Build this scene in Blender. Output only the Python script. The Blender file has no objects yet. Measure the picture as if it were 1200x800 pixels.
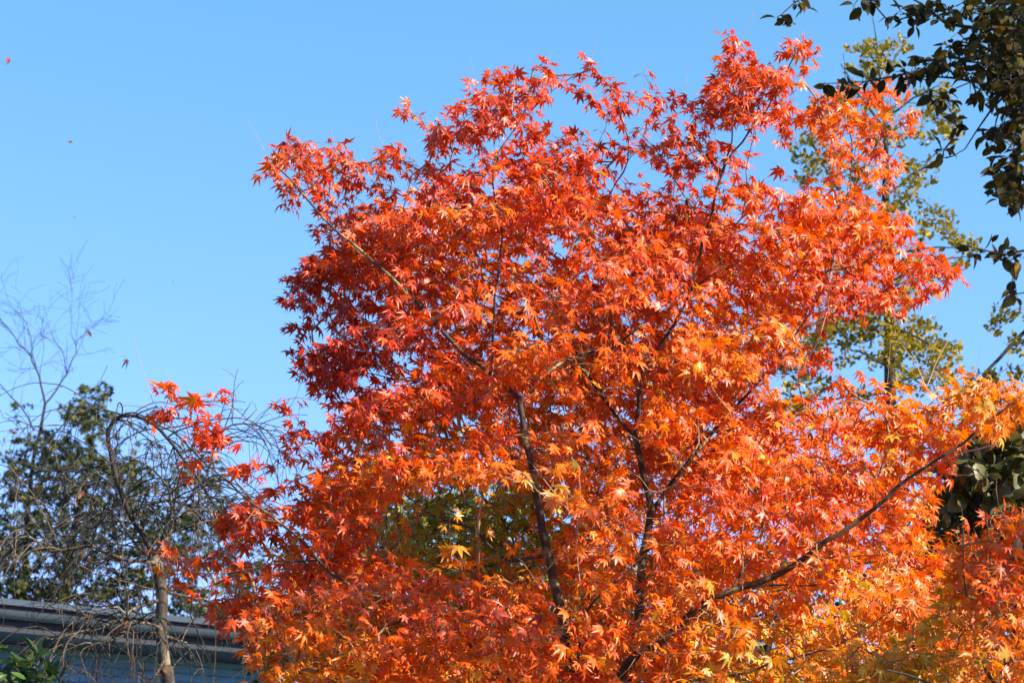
import bpy, math, random
import numpy as np
from mathutils import Vector, noise

random.seed(7)
RNG = np.random.default_rng(11)
scene = bpy.context.scene
COL = scene.collection
R = math.radians

# ------------------------------------------------------------------ camera
PITCH = R(14.0)
CAMP = np.array([0.0, 0.0, 1.6])
F = 600.0 / math.tan(R(13.0))            # focal length in photo pixels (photo is 1200 wide)
cam_d = bpy.data.cameras.new('camera')
cam = bpy.data.objects.new('camera', cam_d)
COL.objects.link(cam)
cam.location = CAMP
cam.rotation_euler = (R(90) + PITCH, 0, 0)
cam_d.sensor_width = 36.0
cam_d.angle = R(26.0)
cam_d.clip_start = 0.1
cam_d.clip_end = 2000
cam_d.dof.use_dof = True
cam_d.dof.focus_distance = 8.9
cam_d.dof.aperture_fstop = 7.1
scene.camera = cam

# ------------------------------------------------------------------ sky and sun
SUN_EL, SUN_AZ = R(37), R(116)           # azimuth clockwise from +Y
SUN = np.array([math.sin(SUN_AZ) * math.cos(SUN_EL), math.cos(SUN_AZ) * math.cos(SUN_EL), math.sin(SUN_EL)])
world = bpy.data.worlds.new('World')
scene.world = world
world.use_nodes = True
wn = world.node_tree
bg = wn.nodes['Background']
sky = wn.nodes.new('ShaderNodeTexSky')
sky.sky_type = 'NISHITA'
sky.sun_disc = False
sky.sun_elevation = SUN_EL
sky.sun_rotation = SUN_AZ
sky.air_density = 1.0
sky.dust_density = 0.0
sky.ozone_density = 8.0
sky.altitude = 1000
sep = wn.nodes.new('ShaderNodeSeparateColor')
comb = wn.nodes.new('ShaderNodeCombineColor')
pw = wn.nodes.new('ShaderNodeMath'); pw.operation = 'POWER'; pw.inputs[1].default_value = 0.60
ml = wn.nodes.new('ShaderNodeMath'); ml.operation = 'MULTIPLY'; ml.inputs[1].default_value = 1.43
wn.links.new(sky.outputs[0], sep.inputs[0])
wn.links.new(sep.outputs[0], comb.inputs[0])
wn.links.new(sep.outputs[1], pw.inputs[0]); wn.links.new(pw.outputs[0], ml.inputs[0]); wn.links.new(ml.outputs[0], comb.inputs[1])
wn.links.new(sep.outputs[2], comb.inputs[2])
wn.links.new(comb.outputs[0], bg.inputs[0])        # the clear autumn sky leans to cyan
bg.inputs[1].default_value = 0.116
sun_d = bpy.data.lights.new('sun', 'SUN')
sun = bpy.data.objects.new('sun', sun_d)
COL.objects.link(sun)
sun_d.energy = 5.0
sun_d.angle = R(0.5)
sun_d.color = (1.0, 0.89, 0.72)
sun.rotation_euler = Vector(-SUN).to_track_quat('-Z', 'Y').to_euler()
scene.view_settings.view_transform = 'Standard'
scene.view_settings.look = 'None'
scene.view_settings.exposure = 1.3
scene.view_settings.gamma = 1.0
scene.cycles.max_bounces = 8
scene.cycles.transmission_bounces = 6


# ------------------------------------------------------------------ helpers
def at(px, py, Y):
    """the real place, at depth Y, of something seen at a photo pixel"""
    d = np.array([(px - 600) / F, math.cos(PITCH) - math.sin(PITCH) * (400 - py) / F,
                  math.sin(PITCH) + math.cos(PITCH) * (400 - py) / F])
    return CAMP + d * (Y / d[1])


def at_many(px, py, Y):
    dx = (px - 600) / F
    dy = math.cos(PITCH) - math.sin(PITCH) * (400 - py) / F
    dz = math.sin(PITCH) + math.cos(PITCH) * (400 - py) / F
    k = Y / dy
    return np.stack([dx * k, dy * k, dz * k + CAMP[2]], 1)


def tag(o, label=None, cat=None, group=None, kind=None):
    if label: o['label'] = label
    if cat: o['category'] = cat
    if group: o['group'] = group
    if kind: o['kind'] = kind
    return o


def empty(name, loc, label=None, cat=None, group=None):
    o = bpy.data.objects.new(name, None)
    COL.objects.link(o)
    o.location = Vector(loc)
    o.empty_display_size = 0.2
    return tag(o, label, cat, group)


def link_mesh(name, verts, faces, mat, parent=None, smooth=False, attrs=None):
    me = bpy.data.meshes.new(name)
    verts = np.asarray(verts, dtype=np.float64)
    if parent is not None:
        verts = verts - np.array(parent.location)
    if isinstance(faces, np.ndarray):
        nf, k = faces.shape
        me.vertices.add(len(verts))
        me.vertices.foreach_set('co', verts.astype(np.float32).ravel())
        me.loops.add(nf * k)
        me.loops.foreach_set('vertex_index', faces.astype(np.int32).ravel())
        me.polygons.add(nf)
        me.polygons.foreach_set('loop_start', np.arange(0, nf * k, k, dtype=np.int32))
        me.update(calc_edges=True)
        me.validate()
    else:
        me.from_pydata([tuple(v) for v in verts], [], faces)
    if attrs:
        for kname, arr in attrs.items():
            a = me.attributes.new(kname, 'FLOAT', 'POINT')
            a.data.foreach_set('value', np.asarray(arr, dtype=np.float32))
    if smooth:
        me.polygons.foreach_set('use_smooth', [True] * len(me.polygons))
    me.materials.append(mat)
    me.update()
    o = bpy.data.objects.new(name, me)
    COL.objects.link(o)
    if parent is not None:
        o.parent = parent
    return o


# ------------------------------------------------------------------ materials
def new_mat(name):
    m = bpy.data.materials.new(name)
    m.use_nodes = True
    nt = m.node_tree
    return m, nt, nt.nodes['Principled BSDF'], nt.nodes['Material Output']


def ramp(nt, stops):
    n = nt.nodes.new('ShaderNodeValToRGB')
    cr = n.color_ramp
    while len(cr.elements) > 1:
        cr.elements.remove(cr.elements[-1])
    cr.elements[0].position = stops[0][0]
    cr.elements[0].color = (*stops[0][1], 1)
    for p, c in stops[1:]:
        e = cr.elements.new(p)
        e.color = (*c, 1)
    return n


def leaf_material(name, stops, translucency=0.35, rough=0.42, spec=0.5, trans_gain=1.3, vein=True):
    """leaf colour comes from a per-leaf 'hue' value, a little mottling and a per-leaf brightness"""
    m, nt, bs, out = new_mat(name)
    at_h = nt.nodes.new('ShaderNodeAttribute'); at_h.attribute_name = 'hue'
    at_v = nt.nodes.new('ShaderNodeAttribute'); at_v.attribute_name = 'tone'
    geo = nt.nodes.new('ShaderNodeNewGeometry')
    nz = nt.nodes.new('ShaderNodeTexNoise')
    nz.inputs['Scale'].default_value = 55.0
    nz.inputs['Detail'].default_value = 3.0
    nt.links.new(geo.outputs['Position'], nz.inputs['Vector'])
    ma = nt.nodes.new('ShaderNodeMath'); ma.operation = 'MULTIPLY_ADD'
    nt.links.new(nz.outputs['Fac'], ma.inputs[0]); ma.inputs[1].default_value = 0.34
    nt.links.new(at_h.outputs['Fac'], ma.inputs[2])
    mb = nt.nodes.new('ShaderNodeMath'); mb.operation = 'SUBTRACT'
    nt.links.new(ma.outputs[0], mb.inputs[0]); mb.inputs[1].default_value = 0.17
    rp = ramp(nt, stops)
    nt.links.new(mb.outputs[0], rp.inputs[0])
    hsv = nt.nodes.new('ShaderNodeHueSaturation')
    nt.links.new(rp.outputs[0], hsv.inputs['Color'])
    nt.links.new(at_v.outputs['Fac'], hsv.inputs['Value'])
    nt.links.new(hsv.outputs[0], bs.inputs['Base Color'])
    bs.inputs['Roughness'].default_value = rough
    bs.inputs['Specular IOR Level'].default_value = spec
    tr = nt.nodes.new('ShaderNodeBsdfTranslucent')
    g = nt.nodes.new('ShaderNodeHueSaturation')
    g.inputs['Value'].default_value = trans_gain
    g.inputs['Saturation'].default_value = 1.1
    nt.links.new(hsv.outputs[0], g.inputs['Color'])
    nt.links.new(g.outputs[0], tr.inputs['Color'])
    mx = nt.nodes.new('ShaderNodeMixShader')
    mx.inputs[0].default_value = translucency
    nt.links.new(bs.outputs[0], mx.inputs[1])
    nt.links.new(tr.outputs[0], mx.inputs[2])
    nt.links.new(mx.outputs[0], out.inputs['Surface'])
    return m


def bark_material(name, c1, c2, c3=None, scale=14.0, rough=0.8, lichen=0.62):
    m, nt, bs, out = new_mat(name)
    tc = nt.nodes.new('ShaderNodeTexCoord')
    mp = nt.nodes.new('ShaderNodeMapping')
    mp.inputs['Scale'].default_value = (1, 1, 0.35)
    nt.links.new(tc.outputs['Object'], mp.inputs[0])
    n1 = nt.nodes.new('ShaderNodeTexNoise'); n1.inputs['Scale'].default_value = scale * 3
    n1.inputs['Detail'].default_value = 6
    nt.links.new(mp.outputs[0], n1.inputs['Vector'])
    r1 = ramp(nt, [(0.32, c1), (0.68, c2)])
    nt.links.new(n1.outputs['Fac'], r1.inputs[0])
    last = r1.outputs[0]
    if c3:
        n2 = nt.nodes.new('ShaderNodeTexNoise'); n2.inputs['Scale'].default_value = scale
        n2.inputs['Detail'].default_value = 4
        nt.links.new(tc.outputs['Object'], n2.inputs['Vector'])
        r2 = ramp(nt, [(lichen - 0.05, (0, 0, 0)), (lichen + 0.03, (1, 1, 1))])
        nt.links.new(n2.outputs['Fac'], r2.inputs[0])
        mix = nt.nodes.new('ShaderNodeMixRGB')
        nt.links.new(r2.outputs[0], mix.inputs[0])
        nt.links.new(last, mix.inputs[1]); mix.inputs[2].default_value = (*c3, 1)
        last = mix.outputs[0]
    nt.links.new(last, bs.inputs['Base Color'])
    bs.inputs['Roughness'].default_value = rough
    bp = nt.nodes.new('ShaderNodeBump'); bp.inputs['Strength'].default_value = 0.6
    bp.inputs['Distance'].default_value = 0.004
    nt.links.new(n1.outputs['Fac'], bp.inputs['Height'])
    nt.links.new(bp.outputs[0], bs.inputs['Normal'])
    return m


MAPLE_STOPS = [(0.0, (0.25, 0.009, 0.007)), (0.20, (0.48, 0.030, 0.005)), (0.42, (0.65, 0.082, 0.005)),
               (0.60, (0.71, 0.165, 0.007)), (0.76, (0.72, 0.27, 0.014)), (0.88, (0.68, 0.40, 0.03)),
               (1.0, (0.24, 0.25, 0.030))]
M = {}
M['maple_leaf'] = leaf_material('red_maple_leaf', MAPLE_STOPS, 0.34, 0.42, 0.55, 1.30)
M['maple_bark'] = bark_material('maple_bark', (0.020, 0.014, 0.010), (0.07, 0.05, 0.032), (0.24, 0.21, 0.10), 12, 0.85, 0.60)
M['maple_twig'] = bark_material('maple_twig_bark', (0.14, 0.07, 0.035), (0.30, 0.20, 0.09), None, 20, 0.6)
M['pale_shoot'] = bark_material('pale_shoot', (0.34, 0.22, 0.16), (0.5, 0.36, 0.27), None, 20, 0.6)
M['green_maple_leaf'] = leaf_material('yellow_green_maple_leaf',
    [(0.0, (0.10, 0.13, 0.015)), (0.5, (0.24, 0.23, 0.02)), (0.8, (0.42, 0.30, 0.03)), (1.0, (0.5, 0.17, 0.02))], 0.34, 0.5, 0.4, 1.2)
M['olive_leaf'] = leaf_material('olive_leaf',
    [(0.0, (0.014, 0.027, 0.008)), (0.5, (0.042, 0.056, 0.012)), (1.0, (0.16, 0.14, 0.025))], 0.22, 0.55, 0.25, 1.0)
M['ginkgo_leaf'] = leaf_material('ginkgo_leaf',
    [(0.0, (0.10, 0.10, 0.012)), (0.5, (0.23, 0.18, 0.02)), (0.85, (0.40, 0.28, 0.025)), (1.0, (0.5, 0.30, 0.03))], 0.25, 0.65, 0.12, 1.0)
M['near_leaf'] = leaf_material('dark_ovate_leaf',
    [(0.0, (0.016, 0.015, 0.007)), (0.5, (0.045, 0.038, 0.010)), (0.85, (0.13, 0.09, 0.016)), (1.0, (0.32, 0.17, 0.025))], 0.2, 0.6, 0.12, 1.0)
M['broad_leaf'] = leaf_material('broad_olive_leaf',
    [(0.0, (0.025, 0.032, 0.009)), (0.5, (0.075, 0.08, 0.020)), (1.0, (0.2, 0.17, 0.05))], 0.2, 0.5, 0.4, 1.0)
M['evergreen_leaf'] = leaf_material('evergreen_leaf',
    [(0.0, (0.012, 0.026, 0.010)), (0.6, (0.035, 0.06, 0.018)), (1.0, (0.10, 0.13, 0.03))], 0.12, 0.4, 0.4, 1.0)
M['shrub_leaf'] = leaf_material('bright_shrub_leaf',
    [(0.0, (0.018, 0.04, 0.010)), (0.5, (0.04, 0.085, 0.018)), (1.0, (0.15, 0.21, 0.05))], 0.3, 0.45, 0.4, 1.2)
M['dry_leaf'] = leaf_material('dry_brown_leaf',
    [(0.0, (0.10, 0.04, 0.02)), (0.5, (0.24, 0.09, 0.04)), (1.0, (0.42, 0.16, 0.07))], 0.2, 0.6, 0.3, 1.0)
M['grey_bark'] = bark_material('grey_bark', (0.025, 0.018, 0.014), (0.10, 0.075, 0.052), (0.20, 0.17, 0.12), 9, 0.9, 0.6)
M['dark_bark'] = bark_material('dark_bark', (0.022, 0.018, 0.015), (0.06, 0.05, 0.04), None, 9, 0.9)
M['dark_twig'] = bark_material('dark_twig_bark', (0.010, 0.008, 0.007), (0.035, 0.026, 0.02), None, 20, 0.8)
M['brown_twig'] = bark_material('brown_twig_bark', (0.05, 0.034, 0.022), (0.16, 0.11, 0.07), None, 20, 0.75)  # paler copy of dark_twig, for the sunlit twigs of the weeping tree


# ------------------------------------------------------------------ tubes
class Tubes:
    def __init__(self):
        self.v, self.f, self.n = [], [], 0

    def add(self, pts, rad, sides=6, wob=0.0):
        pts = np.asarray(pts, float); rad = np.asarray(rad, float)
        n = len(pts)
        if n < 2: return
        t = np.gradient(pts, axis=0)
        t /= np.linalg.norm(t, axis=1)[:, None] + 1e-9
        ref = np.array([0.31, 0.93, 0.2]) if abs(t[:, 1].mean()) < 0.8 else np.array([1.0, 0.1, 0.1])
        a = np.cross(t, ref); a /= np.linalg.norm(a, axis=1)[:, None] + 1e-9
        b = np.cross(t, a)
        ang = np.arange(sides) * 2 * math.pi / sides
        rr = rad[:, None] * (1 + wob * RNG.standard_normal((n, sides)))
        ring = pts[:, None, :] + rr[:, :, None] * (np.cos(ang)[None, :, None] * a[:, None, :] + np.sin(ang)[None, :, None] * b[:, None, :])
        self.v.append(ring.reshape(-1, 3))
        i = np.arange(n - 1)[:, None] * sides
        j = np.arange(sides)[None, :]
        j2 = (j + 1) % sides
        q = np.stack([i + j, i + j2, i + sides + j2, i + sides + j], -1).reshape(-1, 4) + self.n
        self.f.append(q)
        self.n += n * sides

    def build(self, name, mat, parent=None):
        return link_mesh(name, np.concatenate(self.v), np.concatenate(self.f), mat, parent, smooth=True)


def smooth_line(pts, step=0.05):
    """Catmull-Rom through the points, with values beyond xyz (radius) carried along"""
    P = np.asarray(pts, float)
    P = np.vstack([2 * P[0] - P[1], P, 2 * P[-1] - P[-2]])
    out = []
    for i in range(1, len(P) - 2):
        p0, p1, p2, p3 = P[i - 1], P[i], P[i + 1], P[i + 2]
        L = np.linalg.norm((p2 - p1)[:3])
        k = max(2, int(L / step))
        s = np.linspace(0, 1, k, endpoint=False)[:, None]
        out.append(0.5 * (2 * p1 + (p2 - p0) * s + (2 * p0 - 5 * p1 + 4 * p2 - p3) * s ** 2 + (3 * p1 - p0 - 3 * p2 + p3) * s ** 3))
    out.append(P[-2][None, :])
    return np.vstack(out)


def limb(spec, r0, r1, step=0.05, jit=0.004):
    """spec: list of (px, py, depth); returns Nx4 (xyz, radius)"""
    p = [at(*s) for s in spec]
    n = len(p)
    L = np.concatenate([[0], np.cumsum([np.linalg.norm(p[i + 1] - p[i]) for i in range(n - 1)])])
    q = [np.append(p[i], r0 + (r1 - r0) * L[i] / L[-1]) for i in range(n)]
    o = smooth_line(q, step)
    ph = RNG.uniform(0, 6, 3)
    s = np.arange(len(o)) * step
    w = np.minimum(1, np.minimum(np.arange(len(o)), np.arange(len(o))[::-1]) / 4.0)
    for k in range(3):
        o[:, k] += w * jit * (np.sin(s * 17 + ph[k]) + 0.7 * np.sin(s * 41 + 2 * ph[k]))
    return o


# ------------------------------------------------------------------ twig growth
def grow(skeleton, targets, tip_r=0.0011, power=0.42, step=0.07, up_pen=0.35, rmax=0.02):
    """connect every target to the nearest living wood, nearest targets first;
    returns list of (points, radii) and for each target its last run of points"""
    pos = [np.vstack([s[:, :3] for s in skeleton])]
    pos = pos[0]
    tang = np.vstack([np.gradient(s[:, :3], axis=0) for s in skeleton])
    tang /= np.linalg.norm(tang, axis=1)[:, None] + 1e-9
    n0 = len(pos)
    cap = n0 + len(targets) * 40
    P = np.empty((cap, 3)); T = np.empty((cap, 3)); par = np.full(cap, -1)
    P[:n0] = pos; T[:n0] = tang
    n = n0
    d0 = np.array([np.min(np.sum((pos - t) ** 2, 1)) for t in targets])
    order = np.argsort(d0)
    runs = []
    for idx in order:
        t = targets[idx]
        dv = t - P[:n]
        d = np.sqrt((dv ** 2).sum(1))
        cosang = (dv * T[:n]).sum(1) / (d + 1e-6)
        cost = d * (1.35 - 0.35 * cosang) + up_pen * np.maximum(0, -dv[:, 2])
        j = int(np.argmin(cost))
        L = d[j]
        k = int(min(30, max(2, round(L / step))))
        s = np.linspace(0, 1, k + 1)[1:, None]
        tj = T[j]
        dirn = dv[j] / (L + 1e-6)
        side = tj * 0.75 + dirn * 0.6
        m0 = side * L
        m1 = (dirn + np.array([0, 0, -0.25]) + RNG.normal(0, 0.15, 3)) * L
        h00 = 2 * s ** 3 - 3 * s ** 2 + 1; h10 = s ** 3 - 2 * s ** 2 + s
        h01 = -2 * s ** 3 + 3 * s ** 2; h11 = s ** 3 - s ** 2
        pts = h00 * P[j] + h10 * m0 + h01 * t + h11 * m1
        pts[:-1] += RNG.normal(0, 0.006, (k - 1, 3))
        ids = np.arange(n, n + k)
        P[n:n + k] = pts
        full = np.vstack([P[j], pts])
        tg = np.diff(full, axis=0); tg /= np.linalg.norm(tg, axis=1)[:, None] + 1e-9
        T[n:n + k] = tg
        par[ids] = np.concatenate([[j], ids[:-1]])
        runs.append((j, ids))
        n += k
    cnt = np.zeros(n)
    for j, ids in runs:
        cnt[ids[-1]] += 1
    for i in range(n - 1, n0 - 1, -1):
        if par[i] >= 0: cnt[par[i]] += cnt[i]
    rad = np.minimum(rmax, tip_r * np.maximum(cnt, 1) ** power)
    paths = []
    for j, ids in runs:
        pts = np.vstack([P[j], P[ids]])
        r = np.concatenate([[rad[ids[0]]], rad[ids]])
        r[-1] *= 0.6
        paths.append((pts, r))
    return paths


# ------------------------------------------------------------------ leaves
def star_leaf(lobes, sinus=0.36, wid=0.16, droop=0.22, jag=True):
    """palmate leaf: petiole joint at the origin, middle lobe along +Y, upper face +Z"""
    v = [(0, 0, 0)]
    f = []
    lobes = sorted(lobes, key=lambda l: l[0])
    def P(a, r, dz=0.0):
        a = R(a)
        return (math.sin(a) * r, math.cos(a) * r, dz - droop * r * r)
    sin_idx = []
    n = len(lobes)
    v.append(P(lobes[0][0] - 22, 0.13)); sin_idx.append(1)
    for i in range(n - 1):
        a = 0.5 * (lobes[i][0] + lobes[i + 1][0])
        v.append(P(a, sinus * min(lobes[i][1], lobes[i + 1][1]) * 1.15)); sin_idx.append(len(v) - 1)
    v.append(P(lobes[-1][0] + 22, 0.13)); sin_idx.append(len(v) - 1)
    for i, (a, L) in enumerate(lobes):
        w = math.degrees(math.atan(wid * 1.0 / 0.52))
        m = len(v); v.append(P(a, 0.5 * L, -0.045 * L))
        l = len(v); v.append(P(a - w * 0.95, 0.50 * L * 1.02, 0.02))
        r_ = len(v); v.append(P(a + w * 0.95, 0.50 * L * 1.02, 0.02))
        t = len(v); v.append(P(a, L))
        sl, sr = sin_idx[i], sin_idx[i + 1]
        f += [(0, m, l), (0, l, sl), (0, sr, r_), (0, r_, m), (m, t, l), (m, r_, t)]
    return np.array(v, float), np.array(f)


def blade_leaf(wid=0.3, fold=0.08, droop=0.25, tipf=0.35):
    """ovate blade: 1 long along +Y, folded on the midrib"""
    ys = [0, 0.18, 0.42, 0.68, 0.88, 1.0]
    ws = [0.02, 0.72, 1.0, 0.80, tipf, 0.0]
    v, f = [], []
    for y, w in zip(ys, ws):
        z = -droop * y * y
        v += [(-w * wid, y, z + fold * w), (0, y, z), (w * wid, y, z + fold * w)]
    for i in range(5):
        a = i * 3
        f += [(a, a + 1, a + 4), (a, a + 4, a + 3), (a + 1, a + 2, a + 5), (a + 1, a + 5, a + 4)]
    return np.array(v, float), np.array(f)


def fan_leaf():
    v = [(0, 0, 0)]
    n = 6
    for i in range(n + 1):
        a = R(-62 + 124 * i / n)
        r = [0.86, 0.98, 1.0, 0.74, 1.0, 0.98, 0.86][i]
        v.append((math.sin(a) * r, math.cos(a) * r, 0.05 * ((i % 2) * 2 - 1)))
    return np.array(v, float), np.array([(0, i + 1, i) for i in range(1, n + 1)])


MAPLE = star_leaf([(-128, .36), (-84, .68), (-42, .93), (0, 1.0), (42, .93), (84, .68), (128, .36)])
MAPLE_B = star_leaf([(-120, .42), (-74, .76), (-37, .97), (0, 1.06), (39, .90), (80, .72), (124, .33)], 0.42, 0.15, 0.40)
MAPLE_C = star_leaf([(-100, .45), (-48, .86), (0, 1.0), (46, .9), (98, .5)], 0.36, 0.15, 0.55)
STAR = star_leaf([(-110, .6), (-52, .9), (0, 1.0), (52, .9), (110, .6)], 0.50, 0.20, 0.3)
OVATE = blade_leaf(0.29)
NARROW = blade_leaf(0.17, 0.05, 0.35)
BROAD = blade_leaf(0.34, 0.1, 0.3, 0.62)
FAN = fan_leaf()


def unit(a):
    return a / (np.linalg.norm(a, axis=-1, keepdims=True) + 1e-9)


def foliage(name, mat, parent, sets, stalk=None):
    """sets: list of (template, base, dir, normal, size, hue, tone, curl); stalk: (from, to, width, hue, tone)"""
    V, Fc, H, T = [], [], [], []
    n = 0
    for (tv, tf), base, d, nr, size, hue, tone, curl in sets:
        N = len(base)
        if N == 0: continue
        z = unit(nr)
        y = unit(d - (d * z).sum(1)[:, None] * z)
        x = np.cross(y, z)
        asp = RNG.uniform(0.88, 1.1, N)
        lx = tv[None, :, 0] * (size * asp)[:, None]
        ly = tv[None, :, 1] * size[:, None]
        lz = tv[None, :, 2] * (size * curl)[:, None]
        twist = RNG.normal(0, 0.22, N)[:, None] * tv[None, :, 0] * tv[None, :, 1] * size[:, None]
        lz = lz + twist
        P = base[:, None, :] + lx[..., None] * x[:, None, :] + ly[..., None] * y[:, None, :] + lz[..., None] * z[:, None, :]
        k = len(tv)
        V.append(P.reshape(-1, 3))
        Fc.append((tf[None] + (np.arange(N) * k)[:, None, None]).reshape(-1, 3) + n)
        H.append(np.repeat(hue, k)); T.append(np.repeat(tone, k))
        n += N * k
    if stalk is not None:
        a, b, w, hue, tone = stalk
        N = len(a)
        d = unit(b - a)
        s = unit(np.cross(d, unit(RNG.normal(0, 1, (N, 3))))) * w * 0.5
        s2 = np.cross(d, s)
        P = np.stack([a + s, a - s * 0.5 + s2 * 0.87, a - s * 0.5 - s2 * 0.87, b], 1)
        V.append(P.reshape(-1, 3))
        tf = np.array([(0, 1, 3), (1, 2, 3), (2, 0, 3)])
        Fc.append((tf[None] + (np.arange(N) * 4)[:, None, None]).reshape(-1, 3) + n)
        H.append(np.repeat(hue, 4)); T.append(np.repeat(tone, 4))
    return link_mesh(name, np.vstack(V), np.vstack(Fc), mat, parent, smooth=False,
                     attrs={'hue': np.concatenate(H), 'tone': np.concatenate(T)})


def leaf_sites(paths, run=0.22, gap=0.055, pair=True, tip=2):
    """points, twig directions and side vectors along the last stretch of each shoot"""
    B, D, S = [], [], []
    for pts, r in paths:
        seg = np.linalg.norm(np.diff(pts, axis=0), axis=1)
        L = np.concatenate([[0], np.cumsum(seg)])
        tot = L[-1]
        s = tot
        k = 0
        phase = RNG.uniform(0, math.pi)
        while s > max(0.01, tot - run):
            i = min(len(seg) - 1, int(np.searchsorted(L, s) - 1))
            i = max(0, i)
            p = pts[i] + (pts[i + 1] - pts[i]) * ((s - L[i]) / (seg[i] + 1e-9))
            d = unit(pts[i + 1] - pts[i])
            a = unit(np.cross(d, np.array([0.05, 0.02, 1.0])))
            b = np.cross(a, d)
            ang = phase + (k % 2) * math.pi / 2
            sd = math.cos(ang) * a + math.sin(ang) * b * 0.6
            for sg in ((1, -1) if pair else ((1,) if k % 2 else (-1,))):
                B.append(p); D.append(d); S.append(sd * sg)
            k += 1
            s -= gap * RNG.uniform(0.7, 1.3)
        for _ in range(tip):
            B.append(pts[-1]); D.append(unit(pts[-1] - pts[-2])); S.append(RNG.normal(0, 0.35, 3))
    return np.array(B), np.array(D), np.array(S)


# polygons in photo pixels, for crown outlines
def inside(px, py, poly):
    poly = np.asarray(poly, float)
    x0, y0 = poly[:, 0], poly[:, 1]
    x1, y1 = np.roll(x0, -1), np.roll(y0, -1)
    c = np.zeros(len(px), bool)
    for a, b, e, g in zip(x0, y0, x1, y1):
        cond = ((b > py) != (g > py))
        with np.errstate(divide='ignore', invalid='ignore'):
            xi = (e - a) * (py - b) / (g - b + 1e-12) + a
        c ^= cond & (px < xi)
    return c


def edge_dist(px, py, poly):
    poly = np.asarray(poly, float)
    best = np.full(len(px), 1e9)
    for i in range(len(poly)):
        a, b = poly[i], poly[(i + 1) % len(poly)]
        ab = b - a
        t = np.clip(((px - a[0]) * ab[0] + (py - a[1]) * ab[1]) / (ab @ ab + 1e-9), 0, 1)
        d = np.hypot(px - a[0] - t * ab[0], py - a[1] - t * ab[1])
        best = np.minimum(best, d)
    return best


def nz3(P, scale, off=0.0):
    return np.array([noise.noise(Vector((p[0] * scale + off, p[1] * scale - off, p[2] * scale + 2 * off))) for p in P])


def field(px, py, spots, base):
    """smooth blend of values given at (x, y, radius, value)"""
    num = np.full(len(px), base * 0.25); den = np.full(len(px), 0.25)
    for x, y, r, v in spots:
        w = np.exp(-((px - x) ** 2 + (py - y) ** 2) / (2 * r * r))
        num += w * v; den += w
    return num / den


def project(P):
    q = P - CAMP
    c, s = math.cos(PITCH), math.sin(PITCH)
    dep = q[:, 1] * c + q[:, 2] * s
    up = -q[:, 1] * s + q[:, 2] * c
    return 600 + F * q[:, 0] / dep, 400 - F * up / dep


# ================================================================== THE SETTING
def ground_material():
    m, nt, bs, out = new_mat('grass_ground')
    tc = nt.nodes.new('ShaderNodeTexCoord')
    n1 = nt.nodes.new('ShaderNodeTexNoise'); n1.inputs['Scale'].default_value = 1.2; n1.inputs['Detail'].default_value = 10
    nt.links.new(tc.outputs['Object'], n1.inputs['Vector'])
    r = ramp(nt, [(0.3, (0.05, 0.06, 0.02)), (0.5, (0.09, 0.10, 0.03)), (0.62, (0.16, 0.11, 0.05)), (0.75, (0.2, 0.09, 0.03))])
    nt.links.new(n1.outputs['Fac'], r.inputs[0])
    nt.links.new(r.outputs[0], bs.inputs['Base Color'])
    bs.inputs['Roughness'].default_value = 0.95
    return m


g = link_mesh('ground', [(-400, -400, 0), (400, -400, 0), (400, 400, 0), (-400, 400, 0)], [(0, 1, 2, 3)], ground_material())
tag(g, 'grassy ground scattered with fallen leaves below the trees', kind='structure')


# ================================================================== HOUSE
def paint(name, col, rough=0.5, var=0.12, scale=3.0, metallic=0.0):
    m, nt, bs, out = new_mat(name)
    tc = nt.nodes.new('ShaderNodeTexCoord')
    mp = nt.nodes.new('ShaderNodeMapping'); mp.inputs['Scale'].default_value = (1, 1, 3)
    nt.links.new(tc.outputs['Object'], mp.inputs[0])
    n1 = nt.nodes.new('ShaderNodeTexNoise'); n1.inputs['Scale'].default_value = scale; n1.inputs['Detail'].default_value = 8
    nt.links.new(mp.outputs[0], n1.inputs['Vector'])
    lo = tuple(c * (1 - var * 2) for c in col); hi = tuple(min(1, c * (1 + var)) for c in col)
    r = ramp(nt, [(0.3, lo), (0.7, hi)])
    nt.links.new(n1.outputs['Fac'], r.inputs[0])
    nt.links.new(r.outputs[0], bs.inputs['Base Color'])
    bs.inputs['Roughness'].default_value = rough
    bs.inputs['Metallic'].default_value = metallic
    return m


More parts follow.
